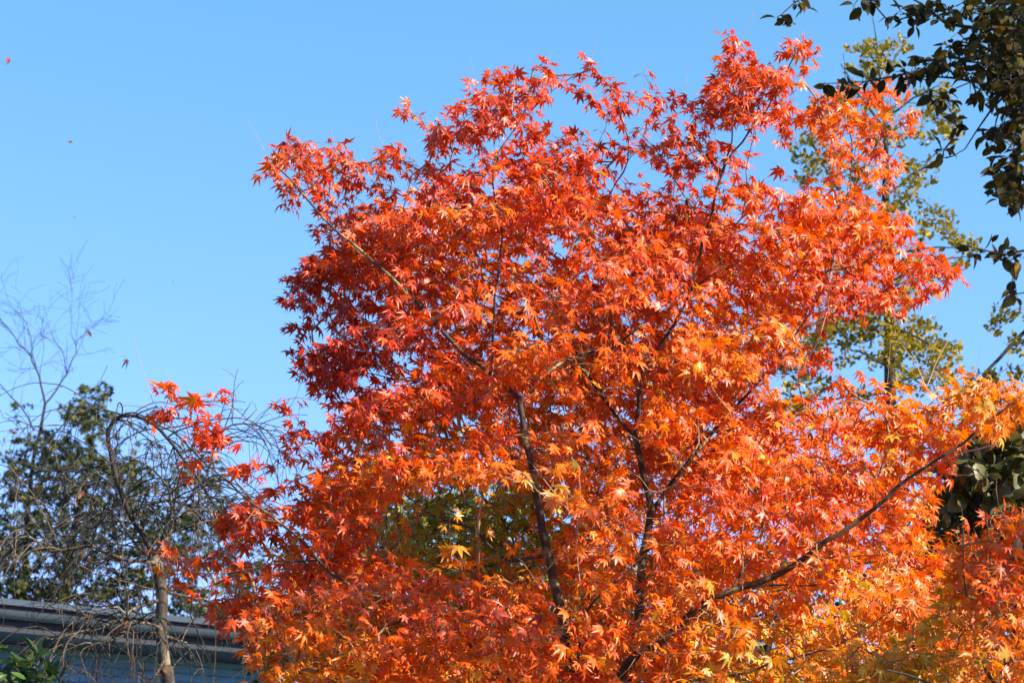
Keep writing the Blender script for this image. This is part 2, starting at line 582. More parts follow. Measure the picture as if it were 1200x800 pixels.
def build_house():
    A = at(-500, 752, 19.2)[:2]            # left end of the front wall
    P0 = at(0, 752, 21.0); P1 = at(290, 780, 23.0)
    u = unit((P1 - P0) * np.array([1, 1, 0]))
    A = P0 - u * 6.0
    W = float(np.dot(P1 - A, u)) + 0.35    # ends behind the maple's left skirt
    nrm = np.array([u[1], -u[0], 0.0])     # facing the camera
    if nrm[1] > 0: nrm = -nrm
    A[2] = 0
    zt = float(P0[2])
    h = empty('house', A + u * W / 2, 'low house with blue clapboard wall and dark eaves behind the bare weeping tree', 'house')
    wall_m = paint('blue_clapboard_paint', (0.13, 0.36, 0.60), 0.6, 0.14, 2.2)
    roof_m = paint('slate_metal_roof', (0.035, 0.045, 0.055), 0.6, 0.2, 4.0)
    trim_m = paint('shaded_eave_boards', (0.010, 0.017, 0.026), 0.7, 0.2, 6.0)  # eave shadow is put into this near-black board colour
    gut_m = paint('shaded_gutter', (0.03, 0.05, 0.07), 0.4, 0.1, 5.0)  # gutter and drip edge darkened in colour to stand in for shade
    def Q(s, d, z):                       # s along wall, d outwards, z up
        return tuple(A + u * s + nrm * d + np.array([0, 0, z]))
    # front wall and end wall with real lapped boards
    def lapped(s_is_len, length, toQ):
        v, f = [], []
        b = 0.082
        n = int(zt / b) + 1
        for i in range(n):
            z = zt - (i + 1) * b
            z2 = z + b
            z = max(z, 0.0)
            k = len(v)
            v += [toQ(0, 0.026, z + .014), toQ(length, 0.026, z + .014), toQ(length, 0.010, z2), toQ(0, 0.010, z2),
                  toQ(0, -0.02, z + .014), toQ(length, -0.02, z + .014), toQ(0, -0.02, z), toQ(length, -0.02, z), toQ(0, 0.010, z), toQ(length, 0.010, z)]
            f += [(k, k + 1, k + 2, k + 3), (k + 4, k + 5, k + 1, k), (k + 6, k + 7, k + 5, k + 4), (k + 8, k + 9, k + 7, k + 6)]
        return v, f
    v, f = lapped(True, W, lambda s, d, z: Q(s, d, z))
    k = len(v)
    v2, f2 = lapped(False, 7.0, lambda s, d, z: tuple(A + u * (W + d) - nrm * s + np.array([0, 0, z])))
    v += v2; f += [tuple(i + k for i in q) for q in f2]
    k = len(v)                            # back and left walls, plain
    v += [Q(0, 0, 0), Q(0, 0, zt), Q(0, -7, zt), Q(0, -7, 0), Q(W, -7, 0), Q(W, -7, zt)]
    f += [(k, k + 1, k + 2, k + 3), (k + 3, k + 2, k + 5, k + 4)]
    link_mesh('wall', v, f, wall_m, h)
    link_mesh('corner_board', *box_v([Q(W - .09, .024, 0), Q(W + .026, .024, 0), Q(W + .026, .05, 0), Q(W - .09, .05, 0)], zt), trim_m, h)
    ov = 1.0
    # soffit, fascia
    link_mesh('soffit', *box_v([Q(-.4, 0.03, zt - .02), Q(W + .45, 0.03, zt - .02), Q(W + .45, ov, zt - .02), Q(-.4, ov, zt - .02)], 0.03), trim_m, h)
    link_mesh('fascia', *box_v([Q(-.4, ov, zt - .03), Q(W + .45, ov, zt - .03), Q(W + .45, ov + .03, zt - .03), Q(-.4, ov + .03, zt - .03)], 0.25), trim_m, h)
    # gutter, half round trough
    gv, gf = [], []
    n = 9
    for e, s in enumerate((-.42, W + .47)):
        for i in range(n):
            a = math.pi * i / (n - 1)
            gv.append(Q(s, ov + .035 + .055 - .055 * math.cos(a), zt + .13 - .055 * math.sin(a)))
        for i in range(n):
            a = math.pi * i / (n - 1)
            gv.append(Q(s, ov + .035 + .055 - .050 * math.cos(a), zt + .132 - .050 * math.sin(a)))
    for o_ in (0, n):
        for i in range(n - 1):
            gf.append((o_ + i, o_ + i + 1, o_ + i + 1 + 2 * n, o_ + i + 2 * n))
    gutter = (gv, gf)
    # low gable roof with standing seams
    zr = zt + 0.235
    ridge = zr + 0.17 * 3.6
    v = [Q(-.45, ov + .02, zr), Q(W + .5, ov + .02, zr), Q(W + .5, -3.5, ridge), Q(-.45, -3.5, ridge), Q(W + .5, -7.5, zr), Q(-.45, -7.5, zr)]
    v += [tuple(np.array(p) - np.array([0, 0, .05])) for p in v]
    f = [(0, 1, 2, 3), (3, 2, 4, 5), (6, 9, 8, 7), (9, 11, 10, 8), (0, 6, 7, 1), (5, 4, 10, 11), (1, 7, 8, 2), (2, 8, 10, 4), (0, 3, 9, 6), (3, 5, 11, 9)]
    rf = link_mesh('roof', v, f, roof_m, h)
    link_mesh('drip_edge', *box_v([Q(-.46, ov + .022, zr - .03), Q(W + .51, ov + .022, zr - .03), Q(W + .51, ov + .075, zr - .03), Q(-.46, ov + .075, zr - .03)], 0.055), gut_m, h).parent = rf
    gt = link_mesh('gutter', *gutter, gut_m, h, smooth=True).parent = rf
    # gable triangle at the right end
    link_mesh('gable', [Q(W + .0, 0, zt), Q(W, -7, zt), Q(W, -3.5, ridge - .07), Q(W - .1, 0, zt), Q(W - .1, -7, zt), Q(W - .1, -3.5, ridge - .07)],
              [(0, 1, 2), (3, 5, 4), (0, 2, 5, 3), (1, 4, 5, 2)], wall_m, h)


def box_v(base, hgt):
    v = [tuple(p) for p in base] + [(p[0], p[1], p[2] + hgt) for p in base]
    return v, [(0, 3, 2, 1), (4, 5, 6, 7), (0, 1, 5, 4), (1, 2, 6, 5), (2, 3, 7, 6), (3, 0, 4, 7)]


build_house()

# ================================================================== THE RED MAPLE
CROWN = [(308, 198), (322, 180), (335, 163), (352, 176), (372, 180), (395, 172), (415, 190), (440, 178), (455, 168), (474, 172),
         (480, 190), (497, 188), (506, 160), (522, 138), (525, 108), (545, 104), (560, 96), (576, 80), (596, 86), (615, 92), (640, 74),
         (652, 92), (648, 112), (630, 128), (634, 150), (665, 150), (700, 165), (722, 160), (735, 150), (700, 128), (672, 114), (690, 102), (684, 70), (700, 72), (722, 96), (740, 106),
         (748, 130), (766, 110), (786, 104), (802, 120), (830, 102), (846, 76), (840, 44), (862, 38), (880, 56), (905, 84), (924, 52), (945, 44), (968, 52),
         (950, 74), (938, 96), (934, 130), (932, 158), (906, 178), (882, 184), (884, 216), (900, 226), (930, 215), (958, 214), (985, 208), (966, 172), (946, 150),
         (940, 108), (968, 94), (1002, 108), (1032, 98), (1050, 84), (1075, 84), (1077, 124), (1098, 130), (1062, 157), (1050, 176),
         (1048, 206), (1036, 236), (1060, 254), (1070, 280), (1106, 304), (1125, 326), (1096, 358), (1060, 366), (1008, 372), (962, 380),
         (950, 392), (984, 418), (966, 436), (930, 434), (904, 440), (906, 462), (958, 460), (1008, 436), (1030, 448), (1062, 450),
         (1088, 444), (1117, 440), (1158, 448), (1184, 446), (1206, 456), (1208, 492), (1183, 500), (1167, 508), (1137, 516), (1117, 532), (1114, 556),
         (1082, 572), (1094, 598), (1091, 622), (1102, 640), (1116, 656), (1128, 700), (1150, 800), (1120, 880), (900, 900), (600, 900), (330, 880), (284, 800),
         (290, 766), (274, 752), (266, 736), (234, 716), (226, 700), (182, 690), (180, 656), (206, 648), (258, 650), (262, 610), (292, 584), (330, 560), (300, 540),
         (312, 515), (345, 498), (368, 500), (388, 488), (390, 476), (378, 464), (352, 448), (352, 436), (336, 424), (338, 404), (330, 382), (318, 370),
         (322, 350), (336, 330), (358, 306), (388, 292), (372, 272), (366, 248), (340, 252), (322, 226), (308, 215)]
HOLES = [(908, 200, 26, 1), (676, 142, 18, 1), (918, 448, 26, 1), (965, 442, 16, 1), (955, 150, 10, .8), (470, 512, 16, .7), (655, 283, 14, .9), (760, 200, 12, .7), (735, 235, 9, .5), (628, 310, 9, .6), (925, 447, 20, .9), (905, 205, 14, .9),
         (835, 505, 12, .8), (610, 480, 7, .7), (650, 425, 8, .7), (590, 630, 22, .5), (640, 685, 12, .6), (300, 640, 12, .6), (540, 320, 8, .4), (250, 690, 18, .6),
         (900, 565, 10, .7), (395, 545, 10, .5), (365, 560, 12, .5), (400, 735, 25, .6), (380, 705, 12, .5), (905, 725, 14, .6),
         (690, 310, 7, .5), (440, 250, 6, .5), (560, 240, 7, .5), (780, 455, 8, .5), (455, 640, 16, .6), (520, 600, 18, .5), (770, 690, 10, .4), (955, 170, 10, .7)]
HUES = [(340, 200, 45, .30), (430, 230, 50, .27), (380, 380, 60, .10), (450, 440, 60, .14), (370, 450, 40, .08), (560, 120, 50, .30), (600, 200, 50, .33), (520, 290, 50, .40),
        (590, 340, 60, .45), (690, 200, 60, .22), (740, 130, 50, .24), (800, 160, 60, .25), (870, 100, 45, .27), (850, 230, 60, .26), (700, 320, 60, .34), (800, 330, 70, .46),
        (900, 280, 60, .44), (1000, 150, 50, .47), (960, 270, 50, .44), (1040, 310, 50, .42), (760, 420, 60, .52), (850, 400, 60, .54), (690, 480, 50, .58), (640, 560, 50, .50),
        (540, 520, 50, .46), (480, 545, 45, .55), (520, 590, 45, .82), (600, 640, 50, .88), (560, 570, 40, .72), (420, 570, 45, .36), (300, 600, 50, .38), (240, 670, 50, .26), (340, 680, 50, .34),
        (460, 690, 60, .18), (560, 720, 60, .24), (650, 730, 50, .33), (330, 770, 50, .64), (450, 780, 60, .78), (560, 790, 50, .72), (680, 620, 50, .46), (760, 640, 60, .56),
        (740, 720, 50, .50), (850, 560, 60, .42), (850, 650, 60, .44), (950, 500, 60, .46), (1040, 480, 50, .58), (1150, 480, 40, .66), (960, 620, 60, .40), (1040, 620, 50, .45),
        (1000, 700, 60, .66), (900, 740, 60, .80), (860, 790, 60, .84), (1020, 770, 60, .80), (1100, 720, 50, .62), (780, 780, 60, .56)]

TRUNK_X = at(720, 900, 9.1)
BASE = np.array([TRUNK_X[0], 9.1, 0.0])
maple = empty('maple_tree', BASE, 'big spreading red and orange maple filling the middle of the view', 'tree')


def to_limb(pts4):
    return pts4


def raw_limb(points, r, step=0.05):
    q = [np.append(np.array(p, float), rr) for p, rr in zip(points, r)]
    return smooth_line(q, step)


def px_r(px, Y):                      # radius in metres of a limb so many photo pixels thick
    return 0.5 * px * Y / F


trunk_pts = raw_limb([BASE + (0, 0, -0.1), BASE + (0.02, 0, .35), BASE + (-0.04, 0.02, .85), at(712, 935, 9.1)], [.11, .08, .07, .055])
limbs = []
def L_(spec, r0, r1, jit=0.004): limbs.append(limb(spec, r0 * .66, r1 * .7, jit=jit)); return limbs[-1]
j0 = (712, 935, 9.1)
# left stem with its fork
A1 = L_([j0, (682, 830, 9.0), (660, 740, 8.9), (645, 660, 8.85), (630, 590, 8.8), (618, 520, 8.8), (608, 466, 8.8)], .046, .0165)
A2 = L_([(608, 466, 8.8), (578, 440, 8.7), (530, 400, 8.6), (478, 345, 8.5), (455, 320, 8.45), (410, 285, 8.4), (378, 255, 8.35), (352, 222, 8.35), (325, 196, 8.3)], .0150, .004)
A3 = L_([(578, 440, 8.7), (577, 400, 8.65), (583, 330, 8.6), (587, 265, 8.6), (578, 215, 8.55), (584, 175, 8.5), (605, 150, 8.5), (618, 120, 8.5), (622, 92, 8.5)], .0085, .0028)
A4 = L_([(612, 466, 8.8), (640, 437, 8.8), (672, 418, 8.9), (720, 405, 9.0), (775, 360, 9.1), (830, 325, 9.2), (880, 300, 9.2)], .0105, .004)
A5 = L_([(612, 470, 8.82), (650, 445, 8.9), (690, 415, 9.1), (740, 400, 9.3)], .0075, .003)
A6 = L_([(606, 466, 8.8), (560, 456, 9.0), (500, 448, 9.1), (440, 440, 9.1), (385, 425, 9.1)], .0065, .0028)
A7 = L_([(583, 330, 8.6), (560, 300, 8.8), (545, 255, 8.9), (520, 200, 9.0), (500, 172, 9.0)], .005, .002)
A8 = L_([(585, 265, 8.6), (605, 235, 8.5), (640, 200, 8.45), (665, 180, 8.4)], .005, .002)
A9 = L_([(478, 345, 8.5), (465, 300, 8.6), (470, 260, 8.7), (480, 215, 8.7)], .005, .002)
A10 = L_([(625, 570, 8.8), (590, 535, 8.7), (540, 505, 8.5), (500, 500, 8.4)], .0075, .003)
# middle stem
B1 = L_([j0, (735, 830, 9.1), (748, 720, 9.15), (755, 640, 9.2), (762, 595, 9.2), (752, 545, 9.2), (744, 512, 9.2)], .042, .0185)
B2 = L_([(744, 512, 9.2), (748, 475, 9.2), (752, 435, 9.15), (775, 405, 9.1), (805, 350, 9.0), (828, 270, 8.95), (845, 205, 8.9), (878, 155, 8.85), (912, 105, 8.8), (932, 62, 8.8)], .0150, .0032)
B3 = L_([(744, 512, 9.2), (722, 487, 9.2), (696, 452, 9.15), (672, 400, 9.1), (650, 340, 9.1), (690, 260, 9.1), (735, 190, 9.1), (722, 110, 9.1)], .0105, .003)
B4 = L_([(760, 605, 9.2), (790, 562, 9.3), (822, 522, 9.4), (850, 490, 9.4), (895, 440, 9.3), (935, 388, 9.2), (958, 350, 9.1), (976, 312, 9.0)], .0150, .004)
B5 = L_([(935, 388, 9.2), (990, 362, 9.2), (1040, 340, 9.2), (1085, 318, 9.2)], .0065, .0025)
B6 = L_([(828, 270, 8.95), (805, 235, 9.1), (775, 185, 9.2), (745, 150, 9.2)], .006, .002)
B7 = L_([(845, 205, 8.9), (860, 150, 8.9), (858, 90, 8.9), (858, 50, 8.9)], .006, .002)
B8 = L_([(822, 522, 9.4), (860, 470, 9.6), (900, 380, 9.6), (950, 290, 9.5), (985, 240, 9.4), (1010, 200, 9.3), (1030, 165, 9.3), (1052, 118, 9.3)], .011, .0028)
B9 = L_([(992, 235, 9.4), (998, 180, 9.4), (992, 110, 9.4), (988, 62, 9.4)], .005, .0018)
B10 = L_([(1030, 165, 9.3), (1060, 145, 9.3), (1092, 128, 9.3), (1108, 118, 9.3)], .004, .0015)
# right stem, low and wide
C1 = L_([j0, (715, 880, 8.9), (728, 790, 8.7), (775, 750, 8.5), (820, 712, 8.4), (868, 688, 8.35), (925, 666, 8.3), (970, 634, 8.2), (1028, 592, 8.1), (1080, 550, 8.0), (1130, 516, 7.95), (1175, 482, 7.9), (1200, 460, 7.9)], .034, .0035)
C2 = L_([(868, 688, 8.35), (940, 684, 8.3), (1010, 686, 8.3), (1060, 698, 8.2)], .006, .0025)
C3 = L_([(855, 694, 8.37), (880, 650, 8.5), (898, 605, 8.6), (935, 565, 8.6), (970, 540, 8.6)], .008, .003)
C4 = L_([(1080, 550, 8.0), (1110, 556, 7.9), (1150, 556, 7.9)], .003, .0012)
C5 = L_([(905, 672, 8.3), (960, 655, 8.1), (1030, 650, 8.0)], .005, .002)
# low left stem
D1 = L_([j0, (660, 870, 8.8), (590, 790, 8.5), (500, 720, 8.3), (420, 690, 8.2), (372, 656, 8.1), (340, 622, 8.05), (300, 590, 8.0), (268, 566, 8.0), (236, 540, 7.95), (200, 500, 7.9)], .022, .0026)
D2 = L_([(372, 656, 8.1), (320, 660, 8.1), (260, 672, 8.1), (205, 668, 8.1)], .006, .002)
D3 = L_([(672, 800, 8.9), (690, 715, 8.7), (745, 660, 8.5), (775, 630, 8.4)], .010, .004)
D4 = L_([(640, 650, 8.85), (595, 655, 9.2), (550, 618, 9.4), (505, 602, 9.5), (450, 560, 9.6)], .014, .004)
D5 = L_([(500, 720, 8.3), (420, 740, 8.3), (350, 760, 8.3), (300, 775, 8.3)], .006, .002)
D6 = L_([(725, 800, 8.75), (800, 800, 8.3), (900, 780, 8.0), (1000, 745, 7.9), (1080, 690, 7.9)], .010, .003)
D7 = L_([(590, 790, 8.5), (600, 750, 8.3), (590, 700, 8.1), (560, 660, 8.0)], .007, .002)

Tt = Tubes(); Tt.add(trunk_pts[:, :3], trunk_pts[:, 3], 12, .02); Tt.build('trunk', M['maple_bark'], maple)
for b in limbs:
    t = Tubes(); t.add(b[:, :3], b[:, 3], 8, 0.015); t.build('branch', M['maple_bark'], maple)


def sample_crown(n, poly, holes, yc, tmin, tmax, slope, seed_off=0.0, clump=0.0, cs=1.7):
    poly = np.asarray(poly, float)
    lo, hi = poly.min(0), poly.max(0)
    out = []
    tot = 0
    while tot < n:
        px = RNG.uniform(lo[0], hi[0], n * 2); py = RNG.uniform(lo[1], hi[1], n * 2)
        ok = inside(px, py, poly)
        for hx, hy, hr, hs in holes:
            d = np.hypot(px - hx, py - hy)
            ok &= ~((d < hr) & (RNG.uniform(0, 1, len(px)) < hs))
        px, py = px[ok], py[ok]
        ed = edge_dist(px, py, poly)
        ok = RNG.uniform(0, 1, len(px)) < np.clip(ed / 6, 0.25, 1.0)
        px, py, ed = px[ok], py[ok], ed[ok]
        th = np.minimum(tmax, tmin + ed * slope)
        u = RNG.uniform(-1, 1, len(px))
        Y = yc(px, py) + u * th
        P = at_many(px, py, Y)
        if clump > 0:
            nn = nz3(P * np.array([1, 1, 2.6]), cs, seed_off)
            ok = RNG.uniform(-1, 1, len(P)) * 0.35 < nn + clump
            P = P[ok]
        out.append(P); tot += len(P)
    return np.vstack(out)[:n]


maple_depth = lambda px, py: 9.0 - 0.7 * np.clip((py - 500) / 300, 0, 1) - 0.0 * px
def pad_targets(n_pads, per, poly, holes):
    """foliage in flat, slightly drooping sprays, as maples carry it"""
    c = sample_crown(n_pads, poly, holes, maple_depth, 0.20, 1.15, 0.0075, 3.1)
    mid = np.array([at(690, 500, 9.0)[0], 9.0])
    out = []
    for p in c:
        k = int(per * RNG.uniform(.5, 1.5))
        rad = RNG.uniform(.15, .36)
        a = RNG.uniform(0, 6.28, k); rr = rad * np.sqrt(RNG.uniform(0, 1, k))
        q = np.stack([np.cos(a) * rr, np.sin(a) * rr], 1)
        o = p[:2] - mid; o = o / (np.linalg.norm(o) + .3)
        z = -(q @ o) * RNG.uniform(.1, .6) - rr ** 2 * .8 + RNG.normal(0, .022, k)
        out.append(p + np.column_stack([q, z]))
    out = np.vstack(out)
    px, py = project(out)
    ok = inside(px, py, poly)
    for hx, hy, hr, hs in holes:
        ok &= ~((np.hypot(px - hx, py - hy) < hr) & (RNG.uniform(0, 1, len(px)) < hs))
    return out[ok]


targets = np.vstack([pad_targets(235, 24, CROWN, HOLES), sample_crown(2100, CROWN, HOLES, maple_depth, 0.20, 1.0, 0.0075, 3.1, 0.25, 2.3)])
extra = []
for (cx, cy, r, Y, k) in [(195, 462, 10, 7.9, 4), (188, 490, 10, 7.9, 5), (225, 480, 10, 7.9, 5), (228, 505, 10, 7.95, 4), (258, 463, 3, 7.95, 1),
                          (245, 522, 12, 7.95, 5), (285, 550, 16, 8.0, 6), (265, 525, 14, 8.0, 4), (218, 548, 6, 8.0, 2), (240, 500, 12, 8.0, 3), (343, 480, 12, 8.5, 3), (350, 510, 14, 8.5, 5),
                          (478, 130, 4, 8.8, 2), (757, 92, 3, 9.1, 1), (925, 60, 8, 8.8, 4), (858, 48, 10, 8.9, 4), (864, 66, 12, 8.9, 6), (850, 84, 10, 8.9, 4), (942, 54, 9, 8.8, 4), (690, 78, 8, 9.1, 4), (600, 92, 10, 8.5, 4), (635, 84, 8, 8.5, 3), (580, 95, 6, 8.5, 2), (195, 650, 8, 8.1, 2), (203, 648, 5, 8.1, 1), (1120, 440, 6, 8.0, 2), (1150, 450, 6, 8.0, 2), (1190, 470, 10, 7.9, 5),
                          (1158, 490, 12, 7.9, 8), (1168, 500, 8, 7.9, 4), (335, 172, 6, 8.3, 2), (397, 168, 3, 8.5, 1), (918, 205, 4, 9.2, 1), (1035, 110, 14, 9.3, 6), (1020, 150, 18, 9.3, 8)]:
    a = RNG.uniform(0, 6.28, k); rr = r * np.sqrt(RNG.uniform(0, 1, k))
    extra.append(at_many(cx + np.cos(a) * rr, cy + np.sin(a) * rr, Y + RNG.normal(0, .05, k)))
targets = np.vstack([targets] + extra)


# deeper, shaded layer at the back of the lower crown
BACK = [(400, 470), (520, 430), (640, 400), (800, 380), (930, 470), (1060, 500), (1100, 560), (1080, 700), (1110, 880), (320, 880), (300, 740), (330, 620), (400, 560)]
back = sample_crown(3600, BACK, [(590, 480, 14, .7), (925, 447, 20, .9), (835, 505, 12, .8), (640, 685, 10, .6)], lambda px, py: 10.5 + 0 * px, .3, .8, .006, 8.0, .3)
MID = [(420, 240), (560, 200), (700, 220), (860, 260), (1000, 270), (1050, 320), (960, 370), (900, 430), (700, 450), (500, 470), (400, 430), (370, 330)]
back2 = sample_crown(1300, MID, HOLES, lambda px, py: 10.0 + 0 * px, .2, .5, .006, 2.0, .3)
targets = np.vstack([targets, back, back2])


def clear_targets(P):
    """open windows in the crown: along the bare lower limbs, and the shaded gap low in the middle"""
    px, py = project(P)
    keep = np.ones(len(P), bool)
    e = ((px - 548) / 118) ** 2 + ((py - 620) / 60) ** 2 < 1
    keep &= ~(e & (P[:, 1] < 9.9) & (RNG.uniform(0, 1, len(P)) < .95))
    return P[keep]


targets = clear_targets(targets)
# (limb, from, to, half width in pixels, how clear)
CLEAR = [(A1, .45, 1.0, 11, 1.), (A2, .0, .9, 7, .7), (A3, .1, .85, 6, .7), (A4, 0, .6, 7, .75), (A5, 0, .6, 6, .6), (B1, .5, 1.0, 11, 1.), (B2, 0, .3, 10, 1.), (B2, .45, 1.0, 6, .75), (B3, 0, .3, 9, 1.),
         (B4, 0, .4, 11, .97), (B4, .7, 1, 6, .7), (B8, .7, 1, 6, .7), (B9, 0.1, .9, 5, .6), (C1, .28, .84, 9, .9), (C2, 0, .9, 6, .7), (D1, .56, .76, 7, .7), (D4, .2, .8, 8, .9), (C3, 0, .6, 6, .6), (D3, .3, .9, 5, .7), (A6, .1, .6, 5, .5), (D6, .4, .9, 5, .5)]


def clear_leaves(base):
    px, py = project(base)
    keep = np.ones(len(base), bool)
    for lb_, f0, f1, w, pr in CLEAR:
        seg = lb_[int(len(lb_) * f0):max(2, int(len(lb_) * f1))]
        sx, sy = project(seg[:, :3])
        dep = seg[:, 1]
        d2 = (px[:, None] - sx[None]) ** 2 + (py[:, None] - sy[None]) ** 2
        k = d2.argmin(1)
        hit = (d2[np.arange(len(px)), k] < w * w * 1.6) & (base[:, 1] < dep[k] + .02)
        keep &= ~(hit & (RNG.uniform(0, 1, len(base)) < pr))
    return keep


def maple_leaves(name, mat, parent, paths, huef, size, run=0.2, gap=0.062, sunny=0.85, stalk_len=(0.018, 0.04), tip=2, hjit=0.065, clear=False):
    B, D, S = leaf_sites(paths, run, gap, True, tip)
    if clear:
        kp = clear_leaves(B + S * .03)
        B, D, S = B[kp], D[kp], S[kp]
    N = len(B)
    down = np.array([0, 0, -1.0])
    pd = unit(S * np.array([1, 1, .5]) * 0.9 + D * 0.55 + RNG.normal(0, 0.25, (N, 3)))
    base = B + pd * RNG.uniform(*stalk_len, N)[:, None]
    d = unit(pd * 0.8 + down * 0.7 + RNG.normal(0, 0.35, (N, 3)))
    nr = unit(SUN * sunny + np.array([0, 0, 0.30]) + RNG.normal(0, 0.50, (N, 3)))
    sz = size * np.clip(RNG.normal(1.0, 0.26, N), 0.4, 1.6)
    px, py = project(base)
    hue = huef(px, py, base) + 0.20 * nz3(base, 2.6, 9.0) + RNG.normal(0, hjit, N)
    odd = RNG.uniform(0, 1, N)
    hue = np.where(odd < 0.07, hue + 0.22, hue)
    hue = np.clip(hue, 0.02, 0.97)
    tone = np.clip(RNG.normal(1.0, 0.17, N), 0.55, 1.4)
    tone = np.where(RNG.uniform(0, 1, N) < .035, tone * .5, tone)     # browned and withered ones
    curl = RNG.uniform(0.2, 2.0, N)
    pick = RNG.integers(0, 5, N)
    sets = []
    for k, tpl in ((0, MAPLE), (1, MAPLE_B), (2, MAPLE_C), (3, MAPLE), (4, MAPLE_B)):
        m = pick == k
        sets.append((tpl, base[m], d[m], nr[m], sz[m], hue[m], tone[m], curl[m]))
    return foliage(name, mat, parent, sets, (B, base, 0.0022, hue, tone * .9))


paths = grow(limbs, targets, tip_r=0.0010, power=0.40, step=0.07, rmax=0.010)
tw = Tubes()
for p, r in paths: tw.add(p, r, 4)
tw.build('twigs', M['maple_twig'], maple)
maple_leaves('crown', M['maple_leaf'], maple, paths, lambda px, py, b: np.where(b[:, 1] > 9.9, field(px, py, HUES, .42) * .75 + .25 + .45 * np.exp(-((px - 550) / 120) ** 2 - ((py - 620) / 70) ** 2), field(px, py, HUES, .42) + .022), 0.0375, sunny=.7, clear=True)

# thin pale leafless shoots standing above the crown
for (x0, y0, x1, y1, Y) in [(322, 198, 291, 142, 8.3), (636, 92, 645, 56, 8.5), (730, 108, 722, 92, 9.1), (757, 110, 760, 74, 9.1), (846, 44, 838, 18, 8.9), (940, 52, 955, 44, 8.8),
                            (395, 180, 388, 150, 8.5), (354, 178, 362, 150, 8.4), (930, 66, 926, 40, 8.8), (870, 44, 884, 12, 8.9), (690, 76, 700, 44, 9.1), (800, 112, 806, 78, 9.1), (560, 100, 552, 70, 8.6), (448, 170, 440, 138, 8.5), (1000, 104, 1010, 60, 9.3), (1056, 84, 1070, 55, 9.3), (1030, 100, 1050, 40, 9.3), (1040, 450, 1054, 352, 9.0), (1078, 450, 1096, 392, 8.6),
                            (180, 472, 158, 400, 7.9), (200, 470, 196, 432, 7.9), (312, 520, 320, 462, 8.1), (1140, 500, 1150, 400, 8.0), (962, 214, 975, 170, 9.3), (1170, 470, 1185, 405, 7.9), (476, 130, 507, 165, 8.8),
                            (258, 463, 300, 505, 8.0), (1006, 120, 1022, 70, 9.3)]:
    mx, my = (x0 + x1) / 2 + random.uniform(-3, 3), (y0 + y1) / 2 + random.uniform(-3, 3)
    p = limb([(x0, y0, Y), (mx, my, Y), (x1, y1, Y)], .0014, .0006, .03, .001)
    ps = Tubes(); ps.add(p[:, :3], p[:, 3], 3); ps.build('bare_shoot', M['pale_shoot'], maple)
for (spec, r0) in [([(1168, 520, 7.9), (1130, 530, 7.95), (1090, 548, 8.0)], .003), ([(935, 440, 8.8), (960, 395, 8.8), (975, 330, 8.8), (978, 308, 8.8)], .004), ([(1085, 455, 8.3), (1100, 420, 8.3), (1118, 385, 8.3)], .003),
                   ([(1085, 455, 8.3), (1075, 430, 8.3), (1058, 405, 8.3)], .0022), ([(680, 690, 8.0), (676, 640, 7.95), (680, 590, 7.9), (678, 545, 7.9)], .0026), ([(668, 600, 8), (640, 565, 8), (625, 545, 8)], .002),
                   ([(600, 130, 8.3), (604, 90, 8.3)], .002), ([(870, 690, 8.2), (872, 600, 8.1), (884, 520, 8.1)], .0022), ([(430, 790, 7.9), (415, 760, 7.9), (395, 730, 7.9)], .002)]:
    p = limb(spec, r0, .0008, .03, .002)
    ps = Tubes(); ps.add(p[:, :3], p[:, 3], 4); ps.build('bare_shoot', M['pale_shoot'], maple)

# ================================================================== SECOND RED MAPLE (bottom right)
base2 = np.array([at(1230, 900, 7.2)[0], 7.2, 0.0])
maple2 = empty('maple_tree', base2, 'smaller orange maple with upright shoots rising in the bottom right corner', 'tree')
t2 = raw_limb([base2 + (0, 0, -.1), base2 + (.02, 0, .5), base2 + (0, 0, 1.1), at(1215, 905, 7.2)], [.06, .045, .036, .03])
l2 = [limb([(1215, 905, 7.2), (1190, 820, 7.1), (1172, 740, 7.1), (1165, 690, 7.1), (1160, 640, 7.1), (1155, 600, 7.1)], .014, .0022),
      limb([(1215, 905, 7.2), (1225, 800, 7.3), (1215, 700, 7.3), (1205, 620, 7.3), (1215, 560, 7.3)], .016, .003),
      limb([(1215, 905, 7.2), (1150, 850, 6.9), (1090, 800, 6.8), (1040, 785, 6.8)], .012, .003),
      limb([(1190, 820, 7.1), (1150, 780, 7.0), (1140, 740, 7.0), (1130, 670, 7.0), (1128, 620, 7.0)], .007, .0015)]
Tt = Tubes(); Tt.add(t2[:, :3], t2[:, 3], 10, .02); Tt.build('trunk', M['maple_bark'], maple2)
for b in l2:
    t = Tubes(); t.add(b[:, :3], b[:, 3], 8, .015); t.build('branch', M['maple_bark'], maple2)
poly2 = [(1120, 628), (1132, 600), (1150, 625), (1168, 590), (1190, 598), (1215, 570), (1260, 570), (1300, 650), (1310, 800), (1290, 900), (1000, 900), (990, 800), (1040, 765), (1080, 740), (1100, 700), (1112, 660)]
tg2 = sample_crown(900, poly2, [], lambda px, py: 7.2 - 0 * px, .12, .7, .007, 5.5, .35)
pa2 = grow(l2, tg2, rmax=.006)
tw = Tubes()
for p, r in pa2: tw.add(p, r, 4)
tw.build('twigs', M['maple_twig'], maple2)
HU2 = [(1150, 650, 40, .40), (1180, 700, 40, .44), (1120, 780, 60, .66), (1180, 780, 40, .58), (1060, 780, 50, .80)]
maple_leaves('crown', M['maple_leaf'], maple2, pa2, lambda px, py, b: field(px, py, HU2, .45) + .1, 0.032, sunny=.7)
